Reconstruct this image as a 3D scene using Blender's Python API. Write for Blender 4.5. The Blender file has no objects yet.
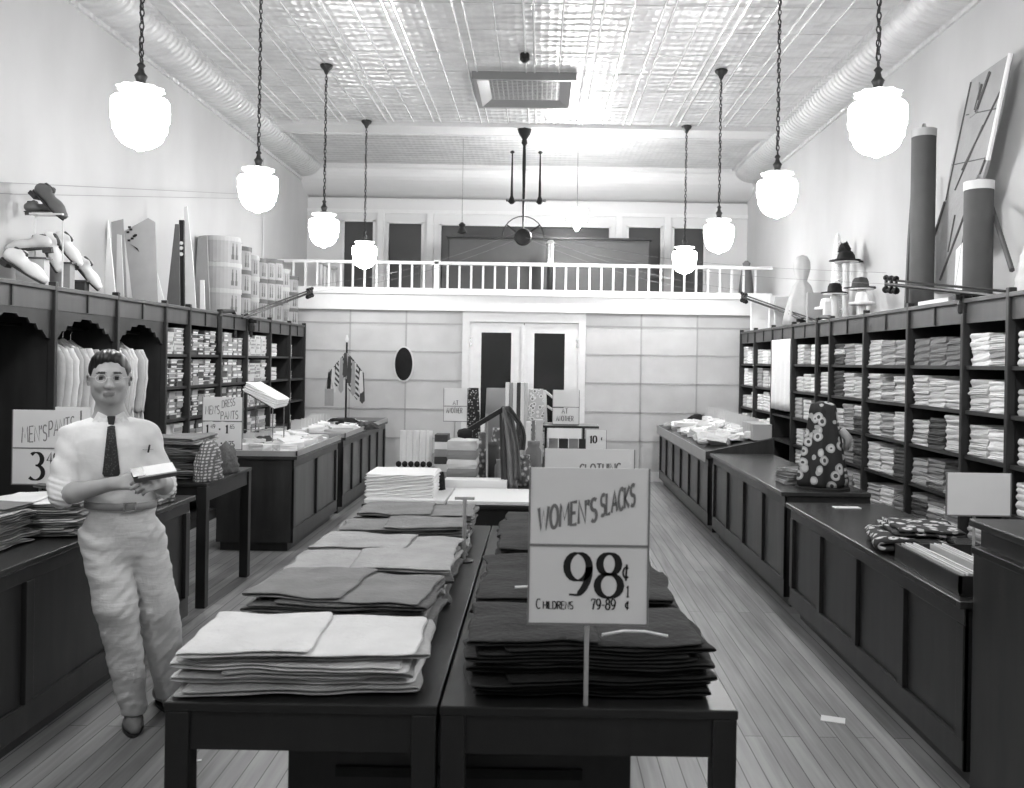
import bpy, bmesh, math, random
import numpy as np
from mathutils import Vector, Matrix
random.seed(7)
SC = bpy.context.scene
COL = SC.collection
PI = math.pi
# ---------------------------------------------------------------- camera, world, exposure
F = 890.0; CX, CY = 540.0, 362.0; EYE = 1.68; ROLL = math.radians(0.9)
cd = bpy.data.cameras.new('camera'); cam = bpy.data.objects.new('camera', cd); COL.objects.link(cam)
cd.sensor_width = 36.0; cd.lens = 36.0*F/1024.0; cd.shift_x = (512-CX)/1024.0; cd.shift_y = (CY-394)/1024.0
cd.clip_start = 0.05; cd.clip_end = 60
cam.location = (0, 0, EYE); cam.rotation_euler = (PI/2, -ROLL, 0)
cd.dof.use_dof = True; cd.dof.focus_distance = 6.0; cd.dof.aperture_fstop = 5.6
SC.camera = cam
w = bpy.data.worlds.new('world'); SC.world = w; w.use_nodes = True
w.node_tree.nodes['Background'].inputs[0].default_value = (0.5, 0.5, 0.5, 1)
w.node_tree.nodes['Background'].inputs[1].default_value = 0.3
SC.view_settings.view_transform = 'Standard'; SC.view_settings.look = 'None'
SC.view_settings.gamma = 1.0; SC.view_settings.use_curve_mapping = False
SC.view_settings.exposure = 2.15
LAMP_POWER = 14.0
SC.cycles.max_bounces = 8; SC.cycles.diffuse_bounces = 5; SC.cycles.glossy_bounces = 3
SC.cycles.caustics_reflective = False; SC.cycles.caustics_refractive = False
SC.cycles.sample_clamp_indirect = 6.0

CR, SR = math.cos(ROLL), math.sin(ROLL)
def W(px, py, D):
    "world point seen at that pixel of the frame, D metres down the shop"
    u, v = px-CX, CY-py
    return Vector(((u*CR-v*SR)*D/F, D, EYE+(u*SR+v*CR)*D/F))

# ---------------------------------------------------------------- materials (all greys: the photograph is monochrome)
def lin(s): s /= 255.0; return s/12.92 if s <= .04045 else ((s+.055)/1.055)**2.4
MATS = {}
def mat(name, g, rough=.7, metal=0., var=0., scale=8., bump=0., bscale=40., spec=.4, emit=0., coat=0.):
    "g: grey level 0-255 of the surface itself; var: mottling of that grey"
    if name in MATS: return MATS[name]
    m = bpy.data.materials.new(name); m.use_nodes = True; nt = m.node_tree; b = nt.nodes['Principled BSDF']
    L = lin(g); b.inputs['Base Color'].default_value = (L, L, L, 1)
    b.inputs['Roughness'].default_value = rough; b.inputs['Metallic'].default_value = metal
    b.inputs['Specular IOR Level'].default_value = spec
    if coat: b.inputs['Coat Weight'].default_value = coat
    tc = None
    if var or bump: tc = nt.nodes.new('ShaderNodeTexCoord')
    if var:
        n = nt.nodes.new('ShaderNodeTexNoise'); n.inputs['Scale'].default_value = scale; n.inputs['Detail'].default_value = 4
        r = nt.nodes.new('ShaderNodeMapRange'); r.inputs[1].default_value = .3; r.inputs[2].default_value = .7
        r.inputs[3].default_value = L*(1-var); r.inputs[4].default_value = min(1, L*(1+var))
        nt.links.new(tc.outputs['Object'], n.inputs['Vector']); nt.links.new(n.outputs['Fac'], r.inputs[0]); nt.links.new(r.outputs[0], b.inputs['Base Color'])
    if bump:
        n = nt.nodes.new('ShaderNodeTexNoise'); n.inputs['Scale'].default_value = bscale; n.inputs['Detail'].default_value = 3
        bp = nt.nodes.new('ShaderNodeBump'); bp.inputs['Strength'].default_value = bump; bp.inputs['Distance'].default_value = .01
        nt.links.new(tc.outputs['Object'], n.inputs['Vector']); nt.links.new(n.outputs['Fac'], bp.inputs['Height']); nt.links.new(bp.outputs[0], b.inputs['Normal'])
    if emit:
        b.inputs['Emission Color'].default_value = (1, 1, 1, 1); b.inputs['Emission Strength'].default_value = emit
    MATS[name] = m; return m
def tex_mat(name, fn, rough=.75):
    "material whose colour comes from the node chain fn(nt, coords) -> value socket (linear grey)"
    if name in MATS: return MATS[name]
    m = bpy.data.materials.new(name); m.use_nodes = True; nt = m.node_tree; b = nt.nodes['Principled BSDF']
    b.inputs['Roughness'].default_value = rough; b.inputs['Specular IOR Level'].default_value = .35
    tc = nt.nodes.new('ShaderNodeTexCoord')
    nt.links.new(fn(nt, tc.outputs['Object'], b), b.inputs['Base Color']); MATS[name] = m; return m
def ramp(nt, sock, stops, const=False):
    r = nt.nodes.new('ShaderNodeValToRGB'); e = r.color_ramp.elements
    if const: r.color_ramp.interpolation = 'CONSTANT'
    while len(e) < len(stops): e.new(.5)
    for q, (p, g) in zip(e, stops): q.position = p; q.color = (lin(g),)*3+(1,)
    nt.links.new(sock, r.inputs[0]); return r.outputs[0]
def scaled(nt, co, s):
    mp = nt.nodes.new('ShaderNodeMapping'); mp.inputs['Scale'].default_value = s; nt.links.new(co, mp.inputs[0]); return mp.outputs[0]
def f_floor(nt, co, b):
    mp = nt.nodes.new('ShaderNodeMapping'); mp.inputs['Rotation'].default_value = (0, 0, PI/2); nt.links.new(co, mp.inputs[0])
    br = nt.nodes.new('ShaderNodeTexBrick'); nt.links.new(mp.outputs[0], br.inputs['Vector'])
    br.inputs['Scale'].default_value = 1; br.inputs['Brick Width'].default_value = 3.2; br.inputs['Row Height'].default_value = .085
    br.inputs['Mortar Size'].default_value = .0025; br.inputs['Bias'].default_value = 0; br.offset = .37
    br.inputs['Color1'].default_value = (.0,)*3+(1,); br.inputs['Color2'].default_value = (1.,)*3+(1,); br.inputs['Mortar'].default_value = (.5,)*3+(1,)
    n = nt.nodes.new('ShaderNodeTexNoise'); nt.links.new(scaled(nt, co, (30, 1.6, 1)), n.inputs['Vector']); n.inputs['Scale'].default_value = 1; n.inputs['Detail'].default_value = 5
    n2 = nt.nodes.new('ShaderNodeTexNoise'); nt.links.new(scaled(nt, co, (1.4, .9, 1)), n2.inputs['Vector']); n2.inputs['Scale'].default_value = 1; n2.inputs['Detail'].default_value = 4
    a = nt.nodes.new('ShaderNodeMath'); a.operation = 'MULTIPLY_ADD'; nt.links.new(br.outputs['Color'], a.inputs[0]); a.inputs[1].default_value = .30; nt.links.new(n.outputs['Fac'], a.inputs[2])
    a2 = nt.nodes.new('ShaderNodeMath'); a2.operation = 'MULTIPLY_ADD'; nt.links.new(n2.outputs['Fac'], a2.inputs[0]); a2.inputs[1].default_value = .9; nt.links.new(a.outputs[0], a2.inputs[2])
    c = ramp(nt, a2.outputs[0], [(.62, 118), (1.0, 150), (1., 150)])
    d = nt.nodes.new('ShaderNodeMapRange'); nt.links.new(a2.outputs[0], d.inputs[0]); d.inputs[1].default_value = .65; d.inputs[2].default_value = 1.6; d.inputs[3].default_value = lin(FLOOR_G[0]); d.inputs[4].default_value = lin(FLOOR_G[1])
    mx = nt.nodes.new('ShaderNodeMix'); mx.data_type = 'RGBA'; nt.links.new(br.outputs['Fac'], mx.inputs['Factor']); nt.links.new(d.outputs[0], mx.inputs['A']); mx.inputs['B'].default_value = (lin(70),)*3+(1,)
    b.inputs['Roughness'].default_value = .42
    return mx.outputs['Result']
FLOOR_G = (100, 172)
def f_tin(nt, co, b):
    b.inputs['Metallic'].default_value = .4; b.inputs['Roughness'].default_value = .36
    wv = nt.nodes.new('ShaderNodeTexWave'); wv.bands_direction = 'Y'; wv.inputs['Scale'].default_value = 2.2; wv.inputs['Distortion'].default_value = 3.5; wv.inputs['Detail'].default_value = 2; wv.inputs['Detail Scale'].default_value = 1.5
    nt.links.new(co, wv.inputs['Vector'])
    vo = nt.nodes.new('ShaderNodeTexVoronoi'); vo.inputs['Scale'].default_value = 13; vo.inputs['Randomness'].default_value = .25; nt.links.new(scaled(nt, co, (1, .7, 1)), vo.inputs['Vector'])
    s = nt.nodes.new('ShaderNodeMath'); s.operation = 'MULTIPLY_ADD'; nt.links.new(vo.outputs['Distance'], s.inputs[0]); s.inputs[1].default_value = 1.0; nt.links.new(wv.outputs['Fac'], s.inputs[2])
    bp = nt.nodes.new('ShaderNodeBump'); bp.inputs['Strength'].default_value = .8; bp.inputs['Distance'].default_value = .015
    nt.links.new(s.outputs[0], bp.inputs['Height']); nt.links.new(bp.outputs[0], b.inputs['Normal'])
    n = nt.nodes.new('ShaderNodeTexNoise'); n.inputs['Scale'].default_value = 3; nt.links.new(co, n.inputs['Vector'])
    return ramp(nt, n.outputs['Fac'], [(.3, 196), (.7, 216)])
def f_cove(nt, co, b):
    b.inputs['Metallic'].default_value = .3; b.inputs['Roughness'].default_value = .4
    wv = nt.nodes.new('ShaderNodeTexWave'); wv.bands_direction = 'Y'; wv.inputs['Scale'].default_value = 3.2; wv.inputs['Distortion'].default_value = 1.2
    nt.links.new(co, wv.inputs['Vector'])
    vo = nt.nodes.new('ShaderNodeTexVoronoi'); vo.inputs['Scale'].default_value = 14; nt.links.new(co, vo.inputs['Vector'])
    s = nt.nodes.new('ShaderNodeMath'); s.operation = 'MULTIPLY_ADD'; nt.links.new(vo.outputs['Distance'], s.inputs[0]); s.inputs[1].default_value = .7; nt.links.new(wv.outputs['Fac'], s.inputs[2])
    bp = nt.nodes.new('ShaderNodeBump'); bp.inputs['Strength'].default_value = .9; bp.inputs['Distance'].default_value = .02
    nt.links.new(s.outputs[0], bp.inputs['Height']); nt.links.new(bp.outputs[0], b.inputs['Normal'])
    n = nt.nodes.new('ShaderNodeTexNoise'); n.inputs['Scale'].default_value = 3; nt.links.new(co, n.inputs['Vector'])
    return ramp(nt, n.outputs['Fac'], [(.3, 200), (.7, 215)])
def f_panel(nt, co, b):
    n = nt.nodes.new('ShaderNodeTexNoise'); n.inputs['Scale'].default_value = 2.5; n.inputs['Detail'].default_value = 5; nt.links.new(co, n.inputs['Vector'])
    return ramp(nt, n.outputs['Fac'], [(.3, 186), (.7, 200)])
def f_wall(nt, co, b):
    n = nt.nodes.new('ShaderNodeTexNoise'); n.inputs['Scale'].default_value = 1.3; n.inputs['Detail'].default_value = 6; nt.links.new(scaled(nt, co, (1, 1, .5)), n.inputs['Vector'])
    return ramp(nt, n.outputs['Fac'], [(.3, 181), (.7, 194)])
def spots(lo, hi, sc, th, rings=False):
    def f(nt, co, b):
        v = nt.nodes.new('ShaderNodeTexVoronoi'); v.inputs['Scale'].default_value = sc; nt.links.new(co, v.inputs['Vector'])
        n = nt.nodes.new('ShaderNodeTexNoise'); n.inputs['Scale'].default_value = sc*2.5; nt.links.new(co, n.inputs['Vector'])
        st = [(0, hi), (th*.6, hi), (th*.62, lo+40), (th, lo)] if not rings else [(0, lo+30), (th*.45, hi), (th*.75, hi-30), (th, lo)]
        return ramp(nt, v.outputs['Distance'], st, const=True)
    return f
def f_plaid(lo, hi, sc=60):
    def f(nt, co, b):
        outs = []
        for d in 'XZ':
            wv = nt.nodes.new('ShaderNodeTexWave'); wv.bands_direction = d; wv.inputs['Scale'].default_value = sc/6; wv.inputs['Distortion'].default_value = 2; nt.links.new(co, wv.inputs['Vector']); outs.append(wv.outputs['Fac'])
        a = nt.nodes.new('ShaderNodeMath'); a.operation = 'MULTIPLY'; nt.links.new(outs[0], a.inputs[0]); nt.links.new(outs[1], a.inputs[1])
        return ramp(nt, a.outputs[0], [(.1, lo), (.7, hi)])
    return f
def f_bands(lo, hi, d, sc):
    def f(nt, co, b):
        wv = nt.nodes.new('ShaderNodeTexWave'); wv.bands_direction = d; wv.inputs['Scale'].default_value = sc; nt.links.new(co, wv.inputs['Vector'])
        return ramp(nt, wv.outputs['Fac'], [(0, lo), (.5, hi)], const=True)
    return f
def f_wood(lo, hi):
    def f(nt, co, b):
        n = nt.nodes.new('ShaderNodeTexNoise'); n.inputs['Scale'].default_value = 1; n.inputs['Detail'].default_value = 5; nt.links.new(scaled(nt, co, (14, 14, 2.2)), n.inputs['Vector'])
        return ramp(nt, n.outputs['Fac'], [(.3, lo), (.75, hi)])
    return f
DARK = tex_mat('dark_varnished_wood', f_wood(42, 56), .36)
DARKTOP = tex_mat('polished_counter_wood', f_wood(48, 60), .27)
LITPANELW = tex_mat('lit_panel_wood', f_wood(80, 98), .4)  # paler for the far counters: reflected light put into the colour
CABW = tex_mat('shelving_wood', f_wood(38, 50), .45)
HEADW = tex_mat('header_board_wood', f_wood(66, 78), .45)
TABLEW = tex_mat('sales_table_wood', f_wood(28, 38), .38)
INNER = mat('cabinet_back_dark', 28, .8)
WHITEP = mat('white_paint', 222, .5, var=.03)
WALLM = tex_mat('wall_plaster', f_wall, .8)
PANM = tex_mat('wallboard_panels', f_panel, .75)
TIN = tex_mat('pressed_tin', f_tin); COVE = tex_mat('pressed_tin_cove', f_cove)
FLOORM = tex_mat('floorboards', f_floor)
CARD = mat('show_card', 224, .6, var=.02); CARDEDGE = mat('card_frame', 120, .5)
INK = mat('black_ink', 22, .6); GREYINK = mat('grey_brush_ink', 118, .6)
STEEL = mat('nickel_steel', 190, .25, 1.); IRON = mat('dark_iron', 40, .45, .5); BRONZE = mat('dark_bronze', 58, .4, .6)
PAPER = mat('white_paper', 228, .7); WHITEC = mat('white_cotton', 228, .85, var=.05, bump=.35, bscale=30)
LIGHTC = mat('light_cloth', 196, .85, var=.07, bump=.4, bscale=25); GREYC = mat('grey_cloth', 150, .85, var=.08, bump=.4, bscale=25)
MIDC = mat('mid_grey_cloth', 118, .9, var=.1, bump=.4, bscale=25); DARKC = mat('dark_cloth', 66, .85, var=.15, bump=.3, bscale=30)
BLACKC = mat('black_cloth', 30, .9, var=.2, bump=.3, bscale=30)
GLASSD = mat('dark_window_glass', 24, .12, spec=.7); BLACKB = mat('dark_board', 62, .6, var=.1, scale=3)

# ---------------------------------------------------------------- mesh helper
class MB:
    def __init__(s): s.v = []; s.f = []; s.mi = []; s.cur = 0
    def add(s, vs, fs):
        o = len(s.v); s.v += [tuple(v) for v in vs]; s.f += [tuple(i+o for i in f) for f in fs]; s.mi += [s.cur]*len(fs); return s
    def box(s, x0, x1, y0, y1, z0, z1, M=None):
        vs = [Vector((x, y, z)) for z in (z0, z1) for y in (y0, y1) for x in (x0, x1)]
        if M: vs = [M @ v for v in vs]
        return s.add(vs, [(0, 2, 3, 1), (4, 5, 7, 6), (0, 1, 5, 4), (2, 6, 7, 3), (0, 4, 6, 2), (1, 3, 7, 5)])
    def tube(s, pts, r, n=8, caps=True):
        pts = [Vector(p) for p in pts]; rs = r if isinstance(r, (list, tuple)) else [r]*len(pts)
        vs = []; fs = []; up = None
        for i, p in enumerate(pts):
            d = (pts[min(i+1, len(pts)-1)]-pts[max(i-1, 0)]).normalized()
            if up is None: up = d.orthogonal().normalized()
            up = (up-d*up.dot(d)).normalized() if (up-d*up.dot(d)).length > 1e-6 else d.orthogonal().normalized()
            sd = d.cross(up)
            vs += [p+(up*math.cos(2*PI*k/n)+sd*math.sin(2*PI*k/n))*rs[i] for k in range(n)]
        for i in range(len(pts)-1):
            for k in range(n): a = i*n+k; b = i*n+(k+1) % n; fs.append((a, b, b+n, a+n))
        if caps: fs.append(tuple(range(n))[::-1]); fs.append(tuple(range((len(pts)-1)*n, len(pts)*n)))
        return s.add(vs, fs)
    def lathe(s, prof, c=(0, 0, 0), n=24, rf=None, sx=1, sy=1):
        "prof: (radius, z) from bottom to top; rf(angle, t) scales the radius"
        vs = []; fs = []; m = len(prof)
        for i, (r, z) in enumerate(prof):
            for k in range(n):
                a = 2*PI*k/n; q = r*(rf(a, i/(m-1)) if rf else 1)
                vs.append((c[0]+sx*q*math.cos(a), c[1]+sy*q*math.sin(a), c[2]+z))
        for i in range(m-1):
            for k in range(n): a = i*n+k; b = i*n+(k+1) % n; fs.append((a, b, b+n, a+n))
        fs.append(tuple(range(n))[::-1]); fs.append(tuple(range((m-1)*n, m*n)))
        return s.add(vs, fs)
    def prism(s, poly, o, ux, uy, un, t):
        "polygon in the plane (ux, uy) at o, pushed t along un"
        o, ux, uy, un = map(Vector, (o, ux, uy, un)); n = len(poly)
        vs = [o+ux*a+uy*b for a, b in poly]+[o+ux*a+uy*b+un*t for a, b in poly]
        return s.add(vs, [tuple(range(n))[::-1], tuple(range(n, 2*n))]+[(i, (i+1) % n, (i+1) % n+n, i+n) for i in range(n)])
    def grid(s, fn, nu, nv):
        vs = [fn(i/nu, j/nv) for j in range(nv+1) for i in range(nu+1)]
        return s.add(vs, [(j*(nu+1)+i, j*(nu+1)+i+1, (j+1)*(nu+1)+i+1, (j+1)*(nu+1)+i) for j in range(nv) for i in range(nu)])
    def build(s, name, m, parent=None, smooth=False, bevel=0., local=False, origin=True, solid=0.):
        vs = [Vector(v) for v in s.v]; off = Vector((0, 0, 0))
        if parent is not None and not local: off = world_loc(parent)
        elif parent is None and origin and not local:
            xs = [v.x for v in vs]; ys = [v.y for v in vs]; zs = [v.z for v in vs]
            off = Vector(((min(xs)+max(xs))/2, (min(ys)+max(ys))/2, min(zs)))
        me = bpy.data.meshes.new(name); me.from_pydata([v-off for v in vs], [], s.f)
        for q in (m if isinstance(m, (list, tuple)) else [m]): me.materials.append(q)
        me.polygons.foreach_set('material_index', s.mi)
        bm = bmesh.new(); bm.from_mesh(me); bmesh.ops.recalc_face_normals(bm, faces=bm.faces); bm.to_mesh(me); bm.free()
        if smooth: me.polygons.foreach_set('use_smooth', [True]*len(me.polygons))
        o = bpy.data.objects.new(name, me); COL.objects.link(o)
        if parent is not None: o.parent = parent
        elif not local: o.location = off
        if solid: md = o.modifiers.new('solid', 'SOLIDIFY'); md.thickness = solid; md.offset = 0
        if bevel: md = o.modifiers.new('bevel', 'BEVEL'); md.width = bevel; md.segments = 2; md.limit_method = 'ANGLE'
        return o
def world_loc(o):
    v = Vector(o.location)
    while o.parent: o = o.parent; v += Vector(o.location)
    return v
def tag(o, label=None, cat=None, group=None, kind=None):
    if label: o['label'] = label
    if cat: o['category'] = cat
    if group: o['group'] = group
    if kind: o['kind'] = kind
    return o
def thing(name, loc, label, cat, group=None):
    o = bpy.data.objects.new(name, None); COL.objects.link(o); o.location = loc; o.empty_display_size = .1
    return tag(o, label, cat, group)
def kids(o): return [c for c in COL.objects if c.parent == o]
def copy_tree(o, parent=None, ch=None):
    c = o.copy(); COL.objects.link(c)
    if parent is not None: c.parent = parent
    for k in list(o.children): copy_tree(k, c)
    return c
def place(proto, first, loc, rot=(0, 0, 0), scale=(1, 1, 1), label=None, group=None):
    o = proto if first else copy_tree(proto)
    o.location = loc; o.rotation_euler = rot; o.scale = scale
    return tag(o, label, None, group)
def struct(name, mb, m, **k): o = mb.build(name, m, **k); o['kind'] = 'structure'; return o
def one(name, mb, m, label, cat, group=None, **k): return tag(mb.build(name, m, **k), label, cat, group)
def wav(x, y, s, a=1.):
    return a*(math.sin(7.1*x+3.3*y+s*1.7)+.6*math.sin(-5.3*x+11.7*y+s*2.9)+.4*math.sin(17*x+5*y+s*.7)+.3*math.sin(23*y-9*x+s*4.1))/2.3
ORD = ['lowest', 'second', 'third', 'fourth', 'fifth', 'sixth', 'seventh', 'eighth', 'ninth', 'tenth', 'eleventh', 'twelfth', 'thirteenth']

# ---------------------------------------------------------------- lettering: strokes of a flat brush
def arc(cx, cy, rx, ry, a0, a1, n=14): return [(cx+rx*math.cos(math.radians(a0+(a1-a0)*i/n)), cy+ry*math.sin(math.radians(a0+(a1-a0)*i/n))) for i in range(n+1)]
G = {
 'W': (.8, [[(0, 1), (.2, 0), (.4, .85), (.6, 0), (.8, 1)]]), 'O': (.6, [arc(.3, .5, .3, .5, 90, 450, 20)]), 'M': (.75, [[(0, 0), (.08, 1), (.37, .3), (.66, 1), (.75, 0)]]),
 'E': (.45, [[(.45, 1), (0, 1), (0, 0), (.45, 0)], [(0, .52), (.36, .52)]]), 'N': (.55, [[(0, 0), (0, 1), (.55, 0), (.55, 1)]]), "'": (.12, [[(.1, 1), (.03, .75)]]),
 'S': (.45, [arc(.23, .75, .22, .25, 40, 270)+arc(.23, .25, .22, .25, 90, -140)]), 'L': (.42, [[(0, 1), (0, 0), (.42, 0)]]), 'A': (.6, [[(0, 0), (.3, 1), (.6, 0)], [(.12, .36), (.48, .36)]]),
 'C': (.5, [arc(.3, .5, .3, .5, 50, 310, 16)]), 'K': (.5, [[(0, 1), (0, 0)], [(.5, 1), (.03, .45), (.5, 0)]]), 'H': (.5, [[(0, 1), (0, 0)], [(.5, 1), (.5, 0)], [(0, .5), (.5, .5)]]),
 'I': (.06, [[(.03, 1), (.03, 0)]]), 'D': (.55, [[(0, 0), (0, 1), (.2, 1)]+arc(.2, .5, .35, .5, 90, -90)+[(0, 0)]]), 'R': (.5, [[(0, 0), (0, 1), (.2, 1)]+arc(.22, .75, .25, .25, 90, -90)+[(0, .5)], [(.2, .5), (.5, 0)]]),
 'P': (.5, [[(0, 0), (0, 1), (.2, 1)]+arc(.22, .74, .25, .26, 90, -90)+[(0, .48)]]), 'T': (.55, [[(0, 1), (.55, 1)], [(.275, 1), (.275, 0)]]), 'G': (.58, [arc(.3, .5, .3, .5, 50, 350, 16)+[(.36, .42)]]),
 'F': (.45, [[(.45, 1), (0, 1), (0, 0)], [(0, .52), (.36, .52)]]),
 '9': (.56, [arc(.28, .69, .26, .31, 0, 360, 20), [(.54, .69)]+arc(.1, .66, .44, .66, 0, -68, 10)+[(.08, .06)]]), '8': (.56, [arc(.28, .76, .22, .24, 0, 360, 18), arc(.28, .27, .27, .27, 0, 360, 18)]),
 '7': (.5, [[(0, .82), (.02, .98), (.5, .98), (.32, .5), (.2, 0)]]), '3': (.52, [arc(.24, .76, .22, .24, 140, -90), arc(.22, .27, .28, .27, 90, -140)]), '4': (.55, [[(.42, 0), (.42, 1), (0, .3), (.56, .3)]]),
 '1': (.3, [[(0, .8), (.16, 1), (.16, 0)], [(0, 0), (.32, 0)]]), '6': (.52, [arc(.26, .29, .26, .29, 0, 360, 18), [(0, .29)]+arc(.45, .3, .45, .7, 180, 100, 8)]), '5': (.5, [[(.46, 1), (.08, 1), (.05, .55)]+arc(.22, .3, .28, .3, 110, -140)]),
 '0': (.5, [arc(.25, .5, .25, .5, 0, 360, 20)]), '-': (.35, [[(.02, .42), (.33, .42)]]), '.': (.08, [[(.04, 0), (.04, .08)]]), ' ': (.3, []),
 'c': (.5, [arc(.25, .5, .24, .32, 50, 310, 12), [(.29, 1.0), (.23, 0)]]), '&': (.5, [[(.25, .1), (.25, .8)], [(0, .45), (.5, .45)]]),
}
def lettering(mb, txt, o, ux, uy, un, h, wt=.10, thin=.35, gap=.16, slant=0., lift=.0015):
    o, ux, uy, un = map(Vector, (o, ux, uy, un)); x = 0
    for ch in txt:
        wd, strokes = G[ch]
        for st in strokes:
            P = [Vector((x+a+slant*b, b)) for a, b in st]; n = len(P); V = []
            for i in range(n):
                d = P[min(i+1, n-1)]-P[max(i-1, 0)]
                closed = (P[0]-P[-1]).length < 1e-4
                if closed and i in (0, n-1): d = P[1]-P[-2]
                d.normalize(); ww = wt*(thin+(1-thin)*abs(d.y))/2
                nn = Vector((-d.y, d.x))*ww
                V += [o+(ux*(P[i].x+nn.x)+uy*(P[i].y+nn.y))*h+un*lift, o+(ux*(P[i].x-nn.x)+uy*(P[i].y-nn.y))*h+un*lift]
            mb.add(V, [(2*i, 2*i+1, 2*i+3, 2*i+2) for i in range(n-1)])
        x += wd+gap
    return x*h
def text_w(txt, h, gap=.16): return sum(G[c][0]+gap for c in txt)*h

# ---------------------------------------------------------------- room
XL, XR, YF, YB, YU, ZC = -3.82, 3.34, -2.5, 12.7, 14.6, 4.75
FLZ = 2.66
struct('floor', MB().box(XL-.1, XR+.1, YF-.1, YU+.1, -.1, 0), FLOORM)
struct('wall_left', MB().box(XL-.1, XL, YF, YU, 0, ZC+.1), WALLM)
struct('wall_right', MB().box(XR, XR+.1, YF, YU, 0, ZC+.1), WALLM)
struct('wall_front', MB().box(XL-.1, XR+.1, YF-.1, YF, 0, ZC+.1), WALLM)
m = MB().box(XL, XR, YF, YU, ZC, ZC+.1)
struct('ceiling', m, TIN)
m = MB()
x = XL+.62; k = 0
while x < XR-.5:                                             # pressed beads running down the shop
    for dx, r in (((-.045, .012), (.045, .012)) if k % 2 == 0 else ((0, .008),)):
        m.tube([(x+dx, YF, ZC-.002), (x+dx, 11.5, ZC-.002)], r, 6)
    x += .305; k += 1
struct('trim_1', m, mat('bead_tin', 235, .25, .4))
m = MB()
for yy in [i*.61+.3 for i in range(19)]: m.box(XL+.4, XR-.4, yy, yy+.015, ZC-.006, ZC)
struct('trim_2', m, TIN)
m = MB().box(XL+.3, XR-.3, 11.5, 11.95, ZC-.035, ZC).box(XL+.3, XR-.3, 11.48, 11.51, ZC-.05, ZC).box(XL+.3, XR-.3, 11.94, 11.97, ZC-.05, ZC)
struct('trim_3', m, mat('smooth_tin', 212, .45, .2))
def cove(side):
    s = 1 if side == 'left' else -1; xw = XL if side == 'left' else XR
    prof = [(0, 4.50), (.025, 4.50), (.03, 4.53), (.02, 4.54)]+[(.03+.30*math.sin(t), 4.545+.165*(1-math.cos(t))) for t in [i*PI/2/8 for i in range(9)]]+[(.35, 4.71), (.38, 4.71), (.38, 4.75), (0, 4.75)]
    m = MB(); m.prism(prof, (xw, YF, 0), (s, 0, 0), (0, 0, 1), (0, 1, 0), YU-YF)
    struct('trim_4' if s == 1 else 'trim_5', m, COVE)
cove('left'); cove('right')
m = MB().prism([(0, 4.28), (.03, 4.28), (.03, 4.32)]+[(.03+.6*math.sin(t), 4.33+.34*(1-math.cos(t))) for t in [i*PI/2/10 for i in range(11)]]+[(.66, 4.70), (.66, 4.75), (0, 4.75)], (XL, YU, 0), (0, -1, 0), (0, 0, 1), (1, 0, 0), XR-XL)
struct('trim_6', m, mat('smooth_cove', 214, .5, .1))
# ground floor back wall with wallboard panels and a double door
DX0, DX1, DZ = -1.11, .645, 2.34
m = MB().box(XL, DX0, YB, YB+.12, 0, 2.4).box(DX1, XR, YB, YB+.12, 0, 2.4)
struct('wall_back', m, PANM)
m = MB()
def vline(px, z0=.1, z1=2.38):
    x = W(px, 350, YB).x; m.box(x-.012, x+.012, YB-.008, YB, z0, z1)
for px in (350, 406, 641, 697): vline(px)
for py in (325.5, 353.5, 382, 411, 440):
    z = W(540, py, YB).z
    m.box(XL, DX0, YB-.008, YB, z-.011, z+.011); m.box(DX1, XR, YB-.008, YB, z-.011, z+.011)
struct('trim_7', m, mat('panel_batten', 168, .7))
struct('baseboard_back', MB().box(XL, DX0, YB-.02, YB, 0, .14).box(DX1, XR, YB-.02, YB, 0, .14), WHITEP)
struct('baseboard_left', MB().box(XL, XL+.02, YF, YB, 0, .14), WHITEP)
struct('baseboard_right', MB().box(XR-.02, XR, YF, YB, 0, .14), WHITEP)
# mezzanine: floor, fascia
struct('trim_8', MB().box(XL, XR, YB-.06, YB+.12, 2.39, FLZ-.03).box(XL, XR, YB-.10, YB-.06, FLZ-.05, FLZ+.0).box(XL, XR, YB-.075, YB-.06, 2.385, 2.42), WHITEP)
struct('floor_upper', MB().box(XL, XR, YB-.06, YU, FLZ-.03, FLZ), mat('mezzanine_boards', 120, .6))
# doors
def door():
    m = MB().box(DX0, DX0+.10, YB-.03, YB+.12, 0, 2.24).box(DX1-.10, DX1, YB-.03, YB+.12, 0, 2.24).box(DX0, DX1, YB-.03, YB+.12, 2.24, 2.392)
    struct('trim_9', m, WHITEP)
    xm = (DX0+DX1)/2
    for i, (a, b) in enumerate(((DX0+.10, xm-.005), (xm+.005, DX1-.10))):
        gx0, gx1 = (W(481, 360, YB).x, W(511, 360, YB).x) if i == 0 else (W(534, 360, YB).x, W(564.5, 360, YB).x)
        d = MB().box(a, gx0, YB+.0, YB+.045, .01, 2.235).box(gx1, b, YB, YB+.045, .01, 2.235).box(gx0, gx1, YB, YB+.045, 2.09, 2.235).box(gx0, gx1, YB, YB+.045, .01, .82)
        o = struct('door_%d' % (i+1), d, WHITEP)
        MB().box(gx0, gx1, YB+.018, YB+.026, .82, 2.09).build('pane', GLASSD, o)
        hx = a+.02 if i == 0 else b-.02
        h = MB()
        for z in (.5, 1.95): h.box(hx-.015, hx+.015, YB-.006, YB, z-.06, z+.06)
        h.build('hinge', STEEL, o)
        kx = b-.06 if i == 0 else a+.06
        kb = MB().lathe([(.012, 0), (.028, .02), (.03, .035), (.015, .05)], (0, 0, 0), 12).build('door_knob', STEEL, o, local=True)
        kb.location = Vector((kx, YB, 1.0))-o.location; kb.rotation_euler = (PI/2, 0, 0)
        if i == 0: MB().box(b-.03, b+.02, YB-.02, YB, .3, 2.2).build('astragal', WHITEP, o)
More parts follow.
